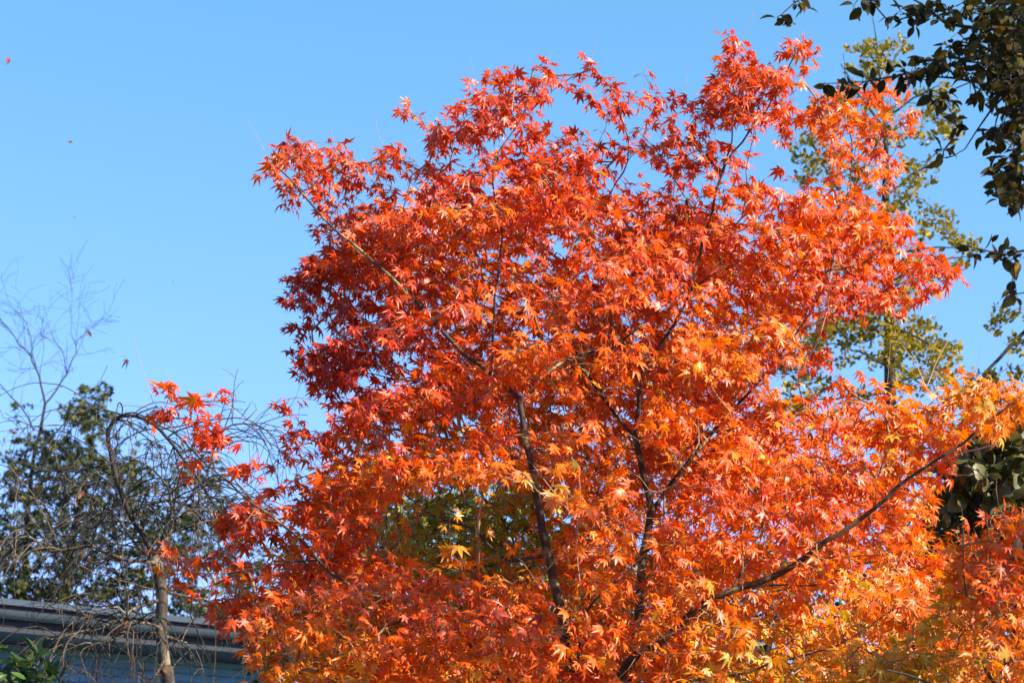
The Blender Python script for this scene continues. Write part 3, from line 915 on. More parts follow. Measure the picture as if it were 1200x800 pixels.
for spec in [[(1130, 640), (1128, 600), (1125, 588)], [(1165, 690), (1150, 640), (1141, 618)], [(1175, 660), (1185, 610), (1188, 592)], [(1198, 640), (1170, 590), (1168, 560)], [(1186, 720), (1192, 660), (1196, 625)]]:
    p = limb([(x, y, 7.05) for x, y in spec], .002, .0008, .03, .001)
    ps = Tubes(); ps.add(p[:, :3], p[:, 3], 3); ps.build('bare_shoot', M['pale_shoot'], maple2)


# ================================================================== generic leafy tree
def simple_leaves(name, mat, parent, paths, tpl, size, hue, hj=.2, run=.2, gap=.05, pair=True, sunny=.5, flat=.3, spread=.7, tip=1, droop=.4, stalk=(.004, .012), tj=.2, zsc=1.0, stalk_w=.0016):
    B, D, S = leaf_sites(paths, run, gap, pair, tip)
    N = len(B)
    pd = unit(S + D * .6 + RNG.normal(0, .3, (N, 3)))
    base = B + pd * RNG.uniform(*stalk, N)[:, None]
    d = unit(pd + np.array([0, 0, -droop]) + RNG.normal(0, .3, (N, 3)))
    nr = unit(SUN * sunny + np.array([0, 0, flat]) + RNG.normal(0, spread, (N, 3)))
    sz = size * np.clip(RNG.normal(1, .22, N), .45, 1.5)
    h = np.clip(hue + RNG.normal(0, hj, N) + .15 * nz3(base, 1.5, 4.0), .02, .98)
    tn = np.clip(RNG.normal(1, tj, N), .5, 1.5)
    return foliage(name, mat, parent, [(tpl, base, d, nr, sz, h, tn, RNG.uniform(.2, 1.8, N) * zsc)], (B, base, stalk_w, h, tn * .8))


def clump_targets(clumps, dens=1.0):
    out = []
    for cx, cy, rx, ry, Y, ty, k in clumps:
        k = int(math.ceil(k * dens))
        a = RNG.uniform(0, 6.28, k); rr = np.sqrt(RNG.uniform(0, 1, k))
        out.append(at_many(cx + np.cos(a) * rr * rx, cy + np.sin(a) * rr * ry, Y + RNG.uniform(-ty, ty, k)))
    return np.vstack(out)


def leafy_tree(name, label, cat, base, trunk, limbs_, targets, bark, twig, leaf_fn, rmax=.012, tip_r=.0012, sides=8, group=None, step=.1, part='crown'):
    root = empty(name, base, label, cat, group)
    t = Tubes(); t.add(trunk[:, :3], trunk[:, 3], 12, .02); t.build('trunk', bark, root)
    for b in limbs_:
        t = Tubes(); t.add(b[:, :3], b[:, 3], sides, .02); t.build('branch', bark, root)
    pa = grow([trunk] + limbs_, targets, tip_r=tip_r, step=step, rmax=rmax)
    tw = Tubes()
    for p, r in pa: tw.add(p, r, 4)
    tw.build('twigs', twig, root)
    leaf_fn(part, root, pa)
    return root


# ---------------- tall thin ginkgo behind the maple on the right
gb = at(1042, 300, 20.0); gb = np.array([gb[0], 20.0, 0])
gtr = raw_limb([gb + (0, 0, -.1), gb + (0.02, 0, 2.0), at(1046, 620, 20), at(1043, 440, 20), at(1041, 340, 20), at(1038, 240, 20), at(1038, 160, 20), at(1032, 100, 20), at(1026, 40, 20), at(1022, 20, 20)],
               [.13, .10, .07, .055, .047, .038, .022, .012, .006, .003], .1)
gl = []
for (x0, y0, x1, y1, x2, y2) in [(1038, 240, 990, 225, 948, 160), (1038, 200, 990, 190, 962, 130), (1036, 150, 1010, 110, 985, 75), (1036, 140, 1070, 110, 1100, 100), (1038, 230, 1080, 190, 1122, 160),
                                 (1039, 300, 1085, 285, 1130, 290), (1040, 330, 1100, 300, 1140, 300), (1042, 380, 1085, 395, 1115, 420), (1042, 420, 1075, 440, 1100, 470), (1042, 430, 990, 400, 930, 400),
                                 (1042, 400, 1000, 360, 960, 350), (1042, 460, 980, 460, 920, 470), (1038, 270, 985, 255, 930, 200), (1034, 110, 1045, 70, 1060, 50), (1043, 480, 1090, 480, 1120, 500)]:
    dy = RNG.uniform(-.9, .9)
    gl.append(limb([(x0, y0, 20), (x1, y1 + 6, 20 + dy * .6), (x2, y2, 20 + dy)], .014, .004, .1, .01))
gc = [(1015, 70, 28, 22, 20, .5, 26), (1045, 60, 18, 20, 20, .4, 16), (975, 130, 24, 22, 20, .5, 20), (950, 178, 22, 18, 20, .5, 20), (985, 195, 24, 22, 20, .5, 20), (945, 205, 14, 12, 20, .4, 8), (1010, 110, 26, 18, 20, .5, 14),
      (1098, 112, 22, 16, 20, .5, 18), (1118, 150, 14, 16, 20, .5, 12), (1085, 150, 22, 20, 20, .5, 14), (1075, 200, 22, 20, 20, .5, 16), (1060, 240, 18, 18, 20, .5, 12), (1095, 260, 24, 18, 20, .5, 20), (1128, 285, 18, 16, 20, .5, 14), (1112, 312, 20, 14, 20, .5, 12),
      (1070, 330, 20, 26, 20, .5, 14), (1010, 372, 36, 26, 20, .6, 34), (960, 385, 24, 20, 20, .6, 20), (1080, 395, 22, 22, 20, .5, 20), (1108, 420, 18, 22, 20, .5, 20), (1055, 380, 20, 20, 20, .5, 12), (1085, 445, 34, 16, 20, .5, 24), (930, 430, 24, 18, 20, .5, 12),
      (960, 470, 60, 30, 20, .8, 34), (1060, 500, 60, 30, 20, .8, 40), (990, 300, 60, 50, 20.5, .6, 30), (1000, 240, 30, 30, 20.4, .5, 12), (1045, 270, 20, 30, 19.6, .2, 10), (1045, 350, 24, 24, 19.6, .2, 14), (1040, 150, 26, 30, 19.7, .3, 18), (1060, 300, 30, 24, 19.8, .4, 12), (1000, 400, 60, 30, 19.9, .8, 46), (1075, 410, 40, 34, 19.8, .7, 36), (940, 415, 36, 26, 20.2, .6, 22), (1045, 400, 16, 30, 19.5, .2, 12)]
leafy_tree('ginkgo_tree', 'tall thin ginkgo with sparse yellow-green leaves and dark straight trunk behind the maple', 'tree', gb, gtr, gl, clump_targets(gc, 1.5), M['dark_bark'], M['dark_twig'],
           lambda nm, rt, pa: simple_leaves(nm, M['ginkgo_leaf'], rt, pa, FAN, .036, .55, .2, .45, .065, True, .3, .2, .9, 2, .6, (.02, .04)), step=.14)
# ---------------- second ginkgo-like tree leaning in at the right edge
b3 = np.array([at(1290, 400, 17)[0], 17.0, 0])
t3 = raw_limb([b3 + (0, 0, -.1), b3 + (0, 0, 2), at(1285, 560, 17), at(1262, 430, 17), at(1250, 300, 17), at(1258, 200, 17)], [.12, .09, .075, .06, .04, .012], .1)
l3 = [limb([(1262, 430, 17), (1215, 385, 17), (1195, 395, 17), (1170, 420, 17), (1148, 448, 17), (1128, 478, 17)], .022, .009, .1, .008),
      limb([(1262, 430, 17), (1220, 350, 17), (1190, 345, 17.1), (1172, 360, 17.1)], .012, .004, .1, .008),
      limb([(1285, 560, 17), (1230, 480, 17.3), (1180, 470, 17.4)], .014, .004, .1, .008)]
c3 = [(1178, 368, 14, 12, 17, .3, 12), (1192, 402, 12, 12, 17, .3, 10), (1166, 382, 8, 6, 17, .3, 4), (1150, 440, 22, 10, 17, .3, 12), (1130, 470, 16, 14, 17, .3, 14), (1180, 440, 20, 16, 17, .4, 8), (1230, 380, 30, 40, 17, .5, 24), (1260, 320, 40, 60, 17, .7, 34), (1145, 478, 20, 14, 17.2, .4, 14)]
leafy_tree('ginkgo_tree', 'sparse olive-leaved tree leaning a dark limb in at the right edge', 'tree', b3, t3, l3, clump_targets(c3), M['dark_bark'], M['dark_twig'],
           lambda nm, rt, pa: simple_leaves(nm, M['ginkgo_leaf'], rt, pa, FAN, .034, .45, .18, .3, .06, True, .3, .2, .9, 2, .6, (.02, .04)), step=.14)

# ---------------- near dark-leaved tree hanging in from the top right
YN = 6.3
bn = np.array([2.75, YN + .3, 0])
tn = raw_limb([bn + (0, 0, -.1), bn + (-.02, 0, 1.2), bn + (-.1, 0, 2.4), bn + (-.35, -.05, 3.4), bn + (-.6, -.1, 4.2), bn + (-.7, -.1, 5.0)], [.15, .12, .10, .085, .06, .02], .08)
def nlimb(spec, r0, r1, step, jit):
    q = limb(spec, r0, r1, step, jit)
    z = min(max(q[0, 2] - .3, 2.6), 4.9)
    k = int(np.argmin(abs(tn[:, 2] - z)))
    j = raw_limb([tn[k, :3], (tn[k, :3] + q[0, :3]) / 2 + np.array([0, 0, .06]), q[0, :3]], [r0 * 1.9, r0 * 1.3, r0], step)
    return np.vstack([j[:-1], q])


ln = [nlimb([(1262, 60, YN), (1225, 60, YN), (1180, 62, YN), (1130, 72, YN), (1090, 82, YN), (1050, 88, YN), (1010, 96, YN), (960, 98, YN)], .009, .0010, .05, .004),
      nlimb([(1262, 40, YN), (1210, 30, YN), (1150, 35, YN), (1110, 24, YN), (1080, 5, YN), (1055, -8, YN)], .012, .002, .05, .004),
      nlimb([(1262, 110, YN), (1220, 100, YN), (1170, 100, YN), (1120, 92, YN), (1078, 90, YN)], .010, .002, .05, .004),
      nlimb([(1262, 110, YN), (1225, 130, YN), (1200, 165, YN), (1180, 200, YN), (1195, 240, YN)], .010, .002, .05, .004),
      nlimb([(1240, 80, YN), (1195, 100, YN), (1160, 130, YN), (1130, 175, YN), (1105, 185, YN)], .006, .001, .05, .004),
      nlimb([(1262, -60, YN), (1150, -60, YN), (1020, -40, YN), (950, -10, YN), (915, 18, YN)], .010, .0015, .05, .004),
      nlimb([(1262, 300, YN), (1220, 292, YN), (1180, 296, YN), (1148, 292, YN), (1120, 285, YN)], .006, .0012, .05, .004),
      nlimb([(1230, 90, YN), (1190, 125, YN), (1165, 135, YN + .2)], .008, .002, .05, .004)]
cn = [(1180, 40, 40, 40, YN, .35, 90), (1195, 95, 30, 30, YN, .3, 50), (1150, 70, 30, 26, YN, .3, 28), (1120, 60, 26, 30, YN, .2, 18), (1185, 150, 20, 24, YN, .2, 24), (1180, 200, 16, 26, YN, .2, 24), (1195, 235, 10, 14, YN, .15, 8), (1165, 160, 14, 10, YN, .2, 6),
      (1085, 80, 26, 14, YN, .15, 10), (1050, 90, 26, 10, YN, .1, 8), (1005, 97, 22, 8, YN, .1, 6), (968, 100, 6, 4, YN, .05, 2), (1100, 15, 30, 14, YN, .2, 16), (1060, 20, 22, 12, YN, .15, 6), (1010, 5, 14, 6, YN, .1, 4), (918, 22, 12, 8, YN, .05, 4), (940, 5, 14, 5, YN, .05, 3),
      (1110, 110, 26, 10, YN, .2, 6), (1105, 183, 5, 8, YN, .05, 2), (1118, 150, 6, 14, YN, .05, 2), (1155, 292, 20, 6, YN, .1, 5), (1185, 300, 14, 8, YN, .1, 5), (1188, 345, 8, 4, YN, .1, 2), (1150, 10, 30, 16, YN, .25, 24),
      (1150, 110, 14, 12, YN, .15, 8), (1172, 222, 8, 12, YN, .15, 5)]
tnn = np.vstack([clump_targets(cn, 1.15), clump_targets([(1195, 40, 40, 50, YN, .5, 90), (1205, 110, 34, 40, YN, .4, 50), (1200, 190, 20, 50, YN, .3, 30)])])
big = np.column_stack([RNG.uniform(1.55, 4.3, 600), RNG.uniform(YN - 2.1, YN + .4, 600), RNG.uniform(4.1, 7.0, 600)])  # crown mass out of view, added to shade the leaves hanging in
e = ((big - np.array([2.85, YN - .85, 5.6])) / np.array([1.5, 1.2, 1.4]))
big = big[(e ** 2).sum(1) < 1]
fill = np.column_stack([RNG.uniform(1.72, 2.9, 320), RNG.uniform(YN - .7, YN + .5, 320), RNG.uniform(3.5, 5.0, 320)])
tnn = np.vstack([tnn, big, fill])
leafy_tree('broadleaf_tree', 'near tree with dark olive oval leaves hanging in from the top right corner', 'tree', bn, tn, ln, tnn, M['dark_bark'], M['dark_twig'],
           lambda nm, rt, pa: simple_leaves(nm, M['near_leaf'], rt, pa, OVATE, .041, .42, .22, .13, .045, False, .15, .5, .6, 1, .5, (.003, .008)), step=.08, rmax=.012)

# ---------------- broad olive leaves right of the maple, dark hollow below
YB = 11.5
bb = np.array([at(1210, 700, YB)[0], YB, 0])
tb = raw_limb([bb + (0, 0, -.1), bb + (0, 0, 1), at(1205, 760, YB), at(1190, 640, YB), at(1180, 560, YB)], [.09, .075, .06, .045, .012])
lb = [limb([(1190, 640, YB), (1150, 600, YB), (1120, 570, YB), (1095, 550, YB)], .02, .006, .06), limb([(1190, 640, YB), (1210, 580, YB), (1200, 520, YB)], .02, .006, .06),
      limb([(1205, 760, YB), (1140, 680, YB), (1100, 650, YB)], .025, .006, .06), limb([(1150, 600, YB - .3), (1155, 560, YB - .6), (1130, 545, YB - .7)], .006, .003, .06)]
cb = [(1150, 535, 34, 30, YB - .2, .4, 60), (1185, 510, 26, 26, YB, .5, 60), (1120, 560, 26, 26, YB, .4, 34), (1190, 570, 40, 30, YB, .6, 80), (1150, 600, 60, 40, YB + .5, .6, 120), (1220, 600, 60, 90, YB + .2, .7, 140), (1150, 660, 60, 40, YB + .6, .5, 90), (1220, 740, 120, 80, YB, .7, 120), (1100, 620, 30, 30, YB + .5, .4, 40)]
leafy_tree('broadleaf_tree', 'olive tree with large rounded leaves at the right edge beside the maple', 'tree', bb, tb, lb, clump_targets(cb), M['dark_bark'], M['dark_twig'],
           lambda nm, rt, pa: simple_leaves(nm, M['broad_leaf'], rt, pa, BROAD, .080, .42, .2, .2, .075, True, .35, .3, .6, 1, .5, (.006, .015)), step=.12)


# ---------------- yellow-green maple and dark evergreens standing behind the red one
def far_tree(name, label, cat, x, Y, hpx, polys, n, mat, tpl, size, hue, tmax, run=.3, gap=.08, group=None, rb=.12, sunny=.5):
    b = np.array([at(x, 600, Y)[0], Y, 0.0])
    topz = at(x, hpx, Y)
    tr = raw_limb([b + (0, 0, -.1), b + (.05, 0, topz[2] * .3), b + (-.05, .02, topz[2] * .65), topz], [rb, rb * .75, rb * .5, rb * .12], .1)
    tg = sample_crown(n, polys, [], lambda px, py: Y + 0 * px, .25, tmax, .012, x * .01, .3, 1.2)
    ll = []
    for k in range(7):
        i = int(len(tr) * (0.35 + .08 * k))
        t = tg[RNG.integers(0, len(tg))]
        p0 = tr[min(i, len(tr) - 1), :3]
        ll.append(raw_limb([p0, (p0 + t) / 2 + np.array([0, 0, .08]), p0 + (t - p0) * .9], [rb * .3, rb * .2, .006], .1))
    return leafy_tree(name, label, cat, b, tr, ll, tg, M['dark_bark'], M['dark_twig'],
                      lambda nm, rt, pa: simple_leaves(nm, mat, rt, pa, tpl, size, hue, .2, run, gap, True, sunny, .3, .7, 1, .4, (.01, .02)), step=.15, group=group)


far_tree('maple_tree', 'yellow-green maple seen through the gap low in the red crown', 'tree', 560, 11.4, 600,
         [(430, 600), (470, 560), (560, 545), (640, 560), (720, 590), (740, 680), (700, 780), (680, 860), (420, 860), (350, 800), (400, 740), (420, 660)], 700,
         M['green_maple_leaf'], MAPLE, .040, .45, .8)
far_tree('evergreen_tree', 'dark evergreen behind the lower left of the red maple', 'tree', 420, 14.5, 640,
         [(305, 745), (330, 715), (360, 670), (420, 600), (520, 575), (620, 590), (690, 660), (720, 870), (310, 880), (300, 800)], 1500,
         M['evergreen_leaf'], OVATE, .075, .4, 1.4)
far_tree('evergreen_tree', 'dark evergreen behind the lower right of the red maple', 'tree', 900, 15.0, 700,
         [(640, 800), (650, 680), (720, 650), (800, 640), (880, 650), (960, 650), (1060, 630), (1110, 600), (1180, 600), (1260, 640), (1300, 880), (640, 890)], 1500,
         M['evergreen_leaf'], OVATE, .075, .4, 1.4)

# ---------------- olive star-leaved tree at the left
YO = 30.5
bo = np.array([at(60, 700, YO)[0], YO, 0])
to_ = raw_limb([bo + (0, 0, -.1), bo + (0, 0, 1.5), at(70, 760, YO), at(85, 640, YO), at(105, 540, YO), at(112, 470, YO)], [.16, .12, .08, .045, .022, .010], .1)
lo_ = [limb([(85, 640, YO), (50, 590, YO), (20, 540, YO)], .020, .007, .1), limb([(80, 680, YO), (130, 640, YO), (180, 610, YO + .2)], .020, .007, .1),
       limb([(70, 720, YO), (20, 660, YO), (-30, 620, YO)], .020, .007, .1), limb([(80, 700, YO), (160, 680, YO + .3), (240, 660, YO + .4)], .020, .007, .1), limb([(95, 590, YO), (140, 550, YO), (155, 530, YO)], .012, .004, .1)]
co = [(20, 705, 50, 14, YO, .5, 30), (170, 540, 60, 60, YO, .9, 14), (60, 560, 80, 90, YO, .9, 24), (220, 610, 60, 60, YO, .9, 30), (250, 660, 60, 40, YO, .9, 40), (190, 590, 50, 40, YO, .9, 24), (285, 640, 40, 60, YO, .9, 16), (110, 700, 60, 12, YO, .5, 34), (200, 712, 60, 14, YO, .5, 34), (280, 722, 50, 14, YO, .5, 30), (300, 690, 30, 20, YO, .5, 10), (112, 462, 18, 12, YO, .4, 12), (95, 485, 22, 16, YO, .5, 20), (120, 500, 20, 18, YO, .5, 16), (20, 530, 14, 18, YO, .4, 8), (60, 520, 26, 18, YO, .5, 24), (85, 545, 34, 26, YO, .6, 46), (40, 565, 36, 24, YO, .6, 40), (120, 570, 34, 30, YO, .6, 38),
      (150, 560, 26, 20, YO, .5, 20), (20, 610, 30, 30, YO, .7, 40), (75, 610, 44, 34, YO, .7, 64), (150, 620, 50, 34, YO, .7, 64), (215, 630, 40, 26, YO + .3, .6, 22), (40, 665, 60, 28, YO, .7, 80), (130, 670, 60, 26, YO, .7, 66), (210, 680, 50, 18, YO + .3, .6, 20),
      (-60, 620, 60, 70, YO, .9, 70), (-40, 700, 60, 40, YO, .8, 30), (30, 690, 40, 10, YO, .4, 30), (150, 545, 14, 10, YO, .4, 5), (240, 560, 26, 22, YO + .2, .4, 8)]
leafy_tree('broadleaf_tree', 'green tree with small lobed olive leaves behind the bare weeping branches at left', 'tree', bo, to_, lo_, clump_targets([(a, b, c * 1.1, d * 1.1, e, f_ * 1.9, k) for a, b, c, d, e, f_, k in co], 1.9), M['dark_bark'], M['dark_twig'],
           lambda nm, rt, pa: simple_leaves(nm, M['olive_leaf'], rt, pa, STAR, .066, .46, .22, .45, .10, True, .5, .3, .7, 2, .4, (.02, .05), .2, 1.0, .003), step=.22, rmax=.02, tip_r=.002)


# ---------------- bare weeping tree
def droop_twig(T, p, d, length, r, gravity=.16, step=.045, depth=0, straight=0.0):
    pts = [p.copy()]
    d = unit(d)
    n = max(3, int(length / step))
    kids = []
    for i in range(n):
        d = unit(d + np.array([0, 0, -gravity]) + RNG.normal(0, .085, 3))
        p = p + d * step
        pts.append(p.copy())
        if depth < 2 and RNG.uniform() < .24 and i > 1:
            kids.append((p.copy(), d.copy(), i))
    rad = np.linspace(r * 1.15, max(.0018, r * .4), len(pts))
    T.add(np.array(pts), rad, 4)
    for kp, kd, i in kids:
        side = unit(np.cross(kd, RNG.normal(0, 1, 3)))
        droop_twig(T, kp, kd * .6 + side * .7, length * RNG.uniform(.25, .6) * (1 - .5 * i / n), rad[i] * .62, gravity * 1.1, step, depth + 1)
    return pts


YW = 13.0
bw = np.array([at(196, 900, YW)[0], YW, 0])
weep = empty('weeping_tree', bw, 'leafless weeping tree with grey trunk and arching drooping twigs before the house', 'tree')
wt = raw_limb([bw + (0, 0, -.1), bw + (.03, 0, .7), at(197, 830, YW), at(193, 780, YW), at(189, 735, YW), at(190, 705, YW), at(186, 670, YW), at(180, 650, YW)], [.06, .048, .040, .037, .034, .034, .036, .026])
W = []
def W_(spec, r0, r1): W.append(limb([(a, b, YW + c) for a, b, c in spec], r0, r1, .05, .006))
W_([(181, 655, 0), (168, 625, 0), (150, 600, -.05), (140, 572, -.1), (134, 545, -.1), (127, 518, -.1), (128, 498, -.1), (143, 486, -.1), (170, 492, -.15), (195, 512, -.2), (218, 540, -.2), (240, 575, -.25), (262, 604, -.3)], .020, .005)
W_([(183, 655, 0), (190, 630, .1), (215, 617, .15), (240, 612, .2), (262, 604, .3), (300, 600, .3)], .013, .004)
W_([(180, 655, 0), (160, 640, .2), (140, 610, .3), (118, 598, .35), (90, 602, .4), (68, 615, .4), (52, 640, .4)], .014, .004)
W_([(150, 600, -.05), (185, 588, .1), (220, 590, .15), (255, 602, .2), (285, 604, .2)], .013, .004)
W_([(190, 630, .1), (220, 585, .2), (248, 545, .3), (250, 515, .3), (262, 502, .3), (285, 495, .35), (305, 500, .35), (322, 515, .4), (330, 540, .4)], .010, .003)
W_([(185, 660, 0), (150, 655, -.3), (100, 640, -.4), (60, 645, -.4), (35, 630, -.5), (0, 634, -.5), (-40, 650, -.5)], .014, .004)
W_([(190, 702, 0), (165, 710, -.1), (145, 722, -.2), (110, 738, -.3), (60, 748, -.4), (48, 746, -.4), (20, 768, -.4)], .013, .005)
W_([(189, 735, 0), (165, 728, -.2), (148, 722, -.3), (138, 712, -.3), (115, 716, -.35), (100, 728, -.35), (92, 740, -.35)], .010, .003)
W_([(192, 745, 0), (212, 750, .2), (222, 762, .2), (224, 800, .2)], .009, .003)
W_([(194, 770, 0), (175, 800, -.2), (165, 795, -.2), (160, 786, -.25)], .008, .004)
W_([(188, 690, 0), (220, 700, .1), (260, 706, .2), (300, 720, .2), (330, 740, .2)], .008, .002)
W_([(150, 600, 0), (120, 570, .3), (80, 550, .4), (30, 560, .5), (-20, 600, .5)], .009, .003)
W_([(90, 800, -.4), (58, 775, -.4), (100, 752, -.35), (125, 752, -.3), (160, 740, -.1), (190, 742, 0)][::-1], .007, .003)
W_([(143, 486, -.1), (110, 478, 0), (80, 490, 0), (60, 520, 0), (50, 560, .1)], .006, .002)
W_([(181, 650, 0), (200, 600, -.2), (190, 560, -.3), (160, 540, -.3), (120, 545, -.3), (90, 575, -.35)], .009, .003)
Tt = Tubes(); Tt.add(wt[:, :3], wt[:, 3], 12, .035); Tt.build('trunk', M['grey_bark'], weep)
for q_, b in enumerate(W):  # some limbs get near-black bark: silhouette shade put into the colour
    t = Tubes(); t.add(b[:, :3], b[:, 3], 7, .03); t.build('branch', M['dark_twig' if q_ in (0, 3, 4, 11) else 'grey_bark'], weep)
T = Tubes(); TD = Tubes()  # sunlit twigs and shaded twigs, told apart by bark colour alone
for q_, b in enumerate(W):
    n = len(b)
    for i in range(2, n, 1):
        for _ in range(2 if RNG.uniform() < .6 else 1):
            tg_ = b[min(i + 1, n - 1), :3] - b[i - 1, :3]
            side = unit(np.cross(unit(tg_), RNG.normal(0, 1, 3)))
            droop_twig(T if RNG.uniform() < .3 else TD, b[i, :3].copy(), unit(tg_) * .5 + side * .8 + np.array([0, 0, .25]), RNG.uniform(.22, .75), min(.0048, b[i, 3] * .6), RNG.uniform(.05, .2))
# long whip shoots
for spec in [[(10, 545), (45, 590), (70, 635), (105, 655), (150, 675)], [(180, 690), (140, 680), (100, 665), (60, 640), (10, 560)], [(240, 548), (210, 500), (190, 470)], [(140, 690), (145, 600), (155, 495)],
             [(300, 590), (262, 545), (240, 500), (232, 470)], [(22, 560), (14, 620), (18, 700)], [(200, 470), (240, 470), (262, 478)], [(228, 472), (262, 470), (300, 500)], [(60, 620), (110, 590), (130, 560)], [(285, 495), (300, 480), (295, 470)]]:
    p = limb([(x, y, YW - .4) for x, y in spec], .0045, .0014, .05, .008)
    T.add(p[:, :3], p[:, 3], 4)
T.build('twigs', M['brown_twig'], weep)
TD.build('twigs', M['dark_twig'], weep)

# a few withered leaves still on it
wl = Tubes()
k = 46
xs = RNG.uniform(0, 300, k); ys = RNG.uniform(560, 800, k)
wp = at_many(xs, ys, YW + RNG.uniform(-.4, .3, k))
allw = np.vstack([b[:, :3] for b in W])
near = np.array([allw[np.argmin(((allw - p) ** 2).sum(1))] for p in wp])
wp = near + np.array([0, 0, -1]) * RNG.uniform(.02, .05, k)[:, None] + RNG.normal(0, .01, (k, 3))
foliage('withered_leaves', M['dry_leaf'], weep, [(OVATE, wp, unit(RNG.normal(0, .5, (k, 3)) + (0, 0, -1)), RNG.normal(0, 1, (k, 3)), RNG.uniform(.03, .055, k), RNG.uniform(.2, 1, k), RNG.uniform(.7, 1.2, k), RNG.uniform(.5, 2.5, k))],
        (near, wp, .002, RNG.uniform(.2, 1, k), RNG.uniform(.7, 1.2, k)))

# ---------------- bare upright tree at the left edge
YU = 31.0
bu = np.array([at(20, 900, YU)[0], YU, 0])
up = empty('bare_tree', bu, 'leafless young tree with fine upright twigs against the sky at the left edge', 'tree')
ut = raw_limb([bu + (0, 0, -.1), bu + (0, 0, 1.5), at(25, 760, YU), at(30, 640, YU), at(38, 545, YU), at(47, 505, YU), at(53, 473, YU)], [.09, .07, .045, .036, .026, .023, .020], .08)
U = []
def U_(spec, r0, r1): U.append(limb([(a, b, YU + c) for a, b, c in spec], r0 * 1.75, r1 * 1.5, .12, .014))
U_([(53, 473, 0), (48, 450, 0), (43, 433, 0), (34, 415, 0), (23, 403, 0), (10, 385, 0), (-5, 368, 0)], .0105, .003)
U_([(53, 473, 0), (65, 458, .1), (78, 438, .1), (86, 420, .1), (89, 405, .1), (98, 392, .1), (102, 388, .1)], .0095, .002)
U_([(40, 505, 0), (32, 488, -.1), (14, 465, -.2), (0, 450, -.2), (-20, 440, -.2)], .008, .003)
U_([(43, 433, 0), (38, 415, .1), (36, 395, .15), (32, 380, .2), (14, 360, .2), (8, 345, .2)], .005, .0015)
U_([(78, 438, .1), (75, 420, .2), (66, 400, .2), (56, 380, .2), (54, 362, .2)], .0045, .0012)
U_([(89, 405, .1), (84, 390, 0), (83, 372, 0), (82, 360, 0)], .0035, .001)
U_([(14, 465, -.2), (18, 445, -.2), (30, 435, -.2)], .003, .001)
Tt = Tubes(); Tt.add(ut[:, :3], ut[:, 3], 10, .03); Tt.build('trunk', M['dark_twig'], up)
for b in U:
    t = Tubes(); t.add(b[:, :3], b[:, 3], 6, .03); t.build('branch', M['dark_twig'], up)
T = Tubes()
def up_twig(T, p, d, length, r, depth=0):
    pts = [p.copy()]; n = max(3, int(length / .09)); kids = []
    for i in range(n):
        d = unit(d + np.array([0, 0, .05]) + RNG.normal(0, .16 * (RNG.uniform() < .6), 3)); p = p + d * .09; pts.append(p.copy())
        if depth < 2 and RNG.uniform() < .42: kids.append((p.copy(), d.copy(), i))
    rad = np.linspace(r, .0018, len(pts)); T.add(np.array(pts), rad, 4)
    for kp, kd, i in kids:
        up_twig(T, kp, kd * .8 + unit(RNG.normal(0, 1, 3)) * .7, length * .5, max(.002, rad[i] * .65), depth + 1)
for b in U:
    for i in range(3, len(b)):
        if RNG.uniform() < .9:
            tg_ = unit(b[i, :3] - b[i - 1, :3])
            up_twig(T, b[i, :3].copy(), tg_ * .7 + unit(RNG.normal(0, 1, 3)) * .7, RNG.uniform(.26, .8), min(.005, b[i, 3] * .55))
T.build('twigs', M['dark_twig'], up)
q = at_many(np.array([102.0]), np.array([388.0]), np.array([YU + .1]))
foliage('withered_leaf', M['dry_leaf'], up, [(OVATE, q, np.array([[.6, 0, -.6]]), np.array([[.2, -1, .3]]), np.array([.1]), np.array([.3]), np.array([.7]), np.array([2.0]))])

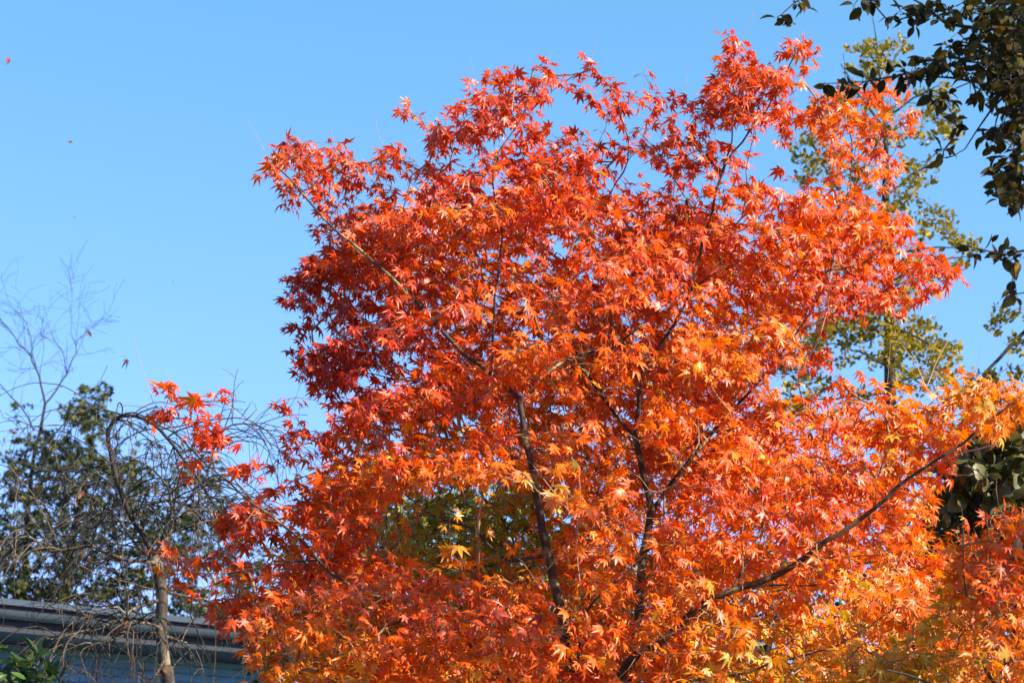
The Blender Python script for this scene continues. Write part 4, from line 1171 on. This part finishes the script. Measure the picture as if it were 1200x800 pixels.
# ---------------- bright leaved shrub in the bottom left corner
YS = 9.0
bs_ = np.array([at(10, 900, YS)[0], YS, 0])
ts = raw_limb([bs_ + (0, 0, -.05), bs_ + (0, 0, .8), at(12, 900, YS), at(10, 830, YS)], [.03, .024, .018, .010])
ls = [limb([(12, 850, YS), (30, 800, YS), (45, 765, YS)], .008, .002), limb([(12, 850, YS), (0, 790, YS), (-4, 745, YS)], .008, .002), limb([(12, 860, YS), (60, 830, YS), (70, 800, YS)], .008, .002)]
cs_ = [(10, 800, 26, 22, YS, .2, 22), (45, 790, 18, 22, YS, .2, 16), (-8, 765, 8, 12, YS, .15, 5), (40, 770, 12, 8, YS, .1, 4), (20, 840, 70, 36, YS, .4, 60), (-50, 820, 50, 60, YS, .4, 40)]
leafy_tree('shrub', 'fresh green shrub with narrow pointed leaves in the bottom left corner', 'shrub', bs_, ts, ls, clump_targets(cs_), M['dark_twig'], M['dark_twig'],
           lambda nm, rt, pa: simple_leaves(nm, M['shrub_leaf'], rt, pa, NARROW, .068, .45, .25, .12, .04, True, .4, .2, .7, 1, -.4, (.004, .01)), step=.06, part='leaves')

# ================================================================== leaves blowing through the air
def lone_leaf(name, tpl, px, py, Y, size, hue, tone, mat, label, d, nr, group=None, curl=1.5):
    c = at(px, py, Y)
    o = foliage(name, mat, None, [(tpl, np.zeros((1, 3)), np.array([d], float), np.array([nr], float), np.array([size]), np.array([hue]), np.array([tone]), np.array([curl]))],
                (np.array([[0, 0, 0.0]]) - np.array(unit(np.array(d, float))) * size * .8, np.zeros((1, 3)), .002, np.array([hue]), np.array([tone])))
    o.location = Vector(c)
    tag(o, label, 'leaf', group)

lone_leaf('blowing_leaf', MAPLE_B, 11, 69, 10.0, .026, .25, 1.0, M['maple_leaf'], 'red leaf blowing through the sky near the top left corner', (.1, 0, -1), (.9, -.6, .2), 'leaves blowing in the wind', 3)
lone_leaf('blowing_leaf', OVATE, 80, 168, 18.0, .055, .2, .6, M['dry_leaf'], 'dark curled leaf in the sky below the red one', (.5, 0, .5), (.3, -1, .3), 'leaves blowing in the wind', 2)
lone_leaf('blowing_leaf', OVATE, 85, 254, 24.0, .045, .2, .8, M['dry_leaf'], 'tiny dark leaf floating halfway up the left sky', (.8, 0, -.4), (.1, -.5, 1), 'leaves blowing in the wind', 2)
lone_leaf('blowing_leaf', OVATE, 203, 332, 24.0, .040, .3, .6, M['dry_leaf'], 'tiny dark upright leaf floating left of the red crown', (.1, 0, 1), (1, -.3, .1), 'leaves blowing in the wind', 2)
lone_leaf('blowing_leaf', MAPLE_C, 148, 421, 12.0, .040, .3, .6, M['dry_leaf'], 'brown curled leaf in the air above the weeping tree', (.4, 0, -.6), (.5, -.8, .3), 'leaves blowing in the wind', 3)
